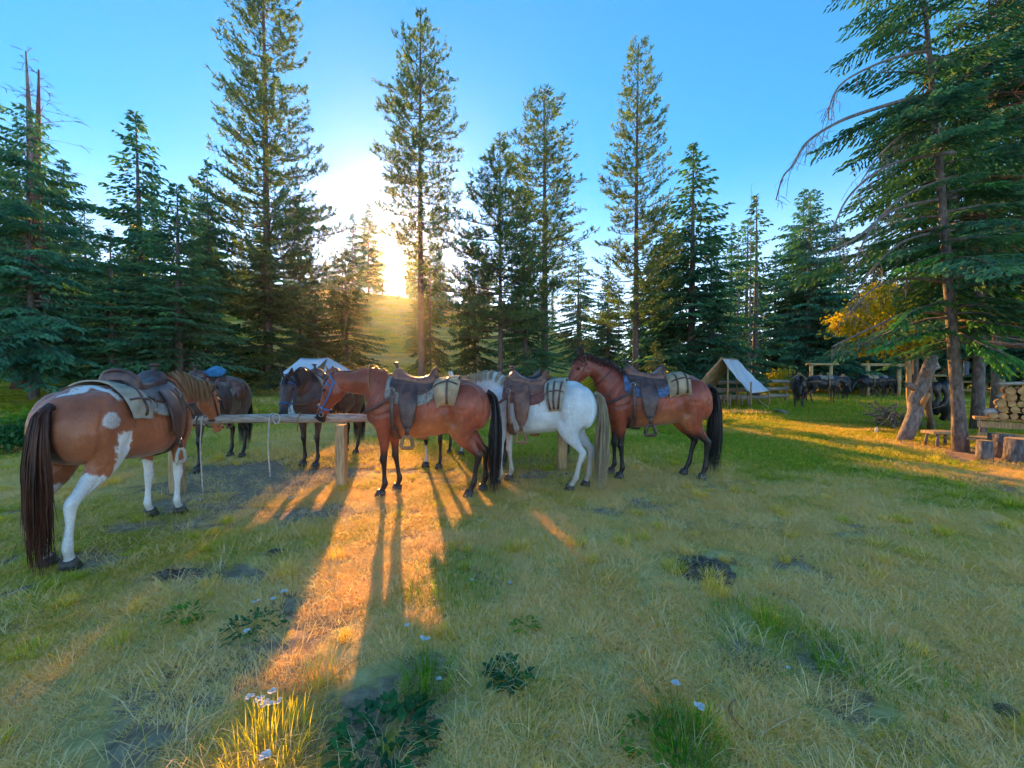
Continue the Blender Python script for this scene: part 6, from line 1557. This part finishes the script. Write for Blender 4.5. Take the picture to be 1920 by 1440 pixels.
for q in (((1378, 1320, 1395, 1380), .0045, 'short orange-brown stick standing in the grass at lower right', 'leather_tan'), ((715, 1245, 770, 1190), .002, 'pale curved stalk left of the big open blossom'), ((620, 1285, 690, 1240), .002, 'long pale stalk left of the foreground centre'),
          ((1420, 1390, 1520, 1340), .002, 'bleached stalk lying across the lower right grass'), ((1600, 1260, 1760, 1350), .0022, 'long bent straw lying beside the right soil patch'), ((20, 1330, 60, 1285), .003, 'pale dry leaf stalk at the lower left edge'), ((330, 1240, 400, 1205), .0022, 'root-like stalk by the pale green weed'),
          ((1020, 1390, 1100, 1420), .002, 'pale straw lying near the bottom centre'), ((250, 1310, 340, 1325), .002, 'straw lying at the lower left')):
    sticks(*q[0], q[1], q[2], q[3] if len(q) > 3 else 'straw')
def mound(px, py, wpx, hpx, h, label, mat='soil', cat='manure pile', name='manure_pile', lumps=60):
    c = G(px, py); W_ = (G(px + wpx / 2, py) - G(px - wpx / 2, py)).length / 2; D_ = abs(G(px, py - hpx / 2).y - G(px, py + hpx / 2).y) / 2; mb = MB(); R_ = []
    for i in range(9):
        s = i / 8; R_.append([(W_ * s * cos(t) * (1 + .12 * sin(3 * t + 1)), D_ * s * sin(t) * (1 + .1 * sin(4 * t)), h * (1 - s ** 2) + .012 * rs.normal() * (s < .95) - .01 * (s > .95)) for t in np.linspace(0, 2 * pi, 25)[:-1]])
    mb.grid(np.array(R_), close_v=True)
    for i in range(lumps):
        t = rs.uniform(0, 6.28); s = rs.rand() ** .5 * .9; mb.ell((W_ * s * cos(t), D_ * s * sin(t), h * (1 - s * s)), (rs.uniform(.012, .03), rs.uniform(.012, .03), rs.uniform(.008, .02)), 5, 6)
    o = mb.build(name, M[mat]); o.location = (c.x, c.y, gz(c.x, c.y) - .005); tag(o, label, cat)
mound(1322, 1070, 110, 62, .035, 'dark trodden manure heap in the grass right of centre'); mound(345, 1080, 140, 24, .03, 'flat dark manure heap in the grass at left', lumps=30); mound(520, 1038, 40, 14, .02, 'small dark dung heap left of the orange sunlit strip', lumps=14)
mound(1885, 1335, 40, 16, .02, 'little dark dung lump near the right edge', lumps=10)
c = G(1643, 813); mb = MB(); mb.tube([c + Vector((0, 0, 0)), c + Vector((0, 0, .11)), c + Vector((.005, 0, .16)), c + Vector((.02, 0, .17))], [.035, .032, .012, .01], n=10); o = mb.build('white_jug', M['petal']); tag(o, 'small white plastic jug on the grass left of the leaning log', 'jug')
for i, (px, py, lab) in enumerate(((372, 938, 'small pale stone on the trodden earth under the rail'), (560, 905, 'pale stone on the trodden earth left of the rail post'), (545, 935, 'flat tan stone near the foot of the rail post'))):
    c = G(px, py); mb = MB(); mb.ell(c + Vector((0, 0, .012)), (.045, .03, .018), 6, 9); o = mb.build('stone', M['log']); tag(o, lab, 'stone')
# ================================================================== THIN MORNING HAZE
mb = MB(); mb.box((0, 110, 19.5), (520, 340, 43)); hz_o = mb.build('haze', smooth=False); hz_o['kind'] = 'stuff'
hm = bpy.data.materials.new('haze'); hm.use_nodes = True; hm.node_tree.nodes.clear()
ho = hm.node_tree.nodes.new('ShaderNodeOutputMaterial'); pv = hm.node_tree.nodes.new('ShaderNodeVolumePrincipled')
pv.inputs['Color'].default_value = (.92, .93, .95, 1); pv.inputs['Density'].default_value = .00038; pv.inputs['Anisotropy'].default_value = .84
hm.node_tree.links.new(pv.outputs[0], ho.inputs['Volume']); hz_o.data.materials.append(hm)
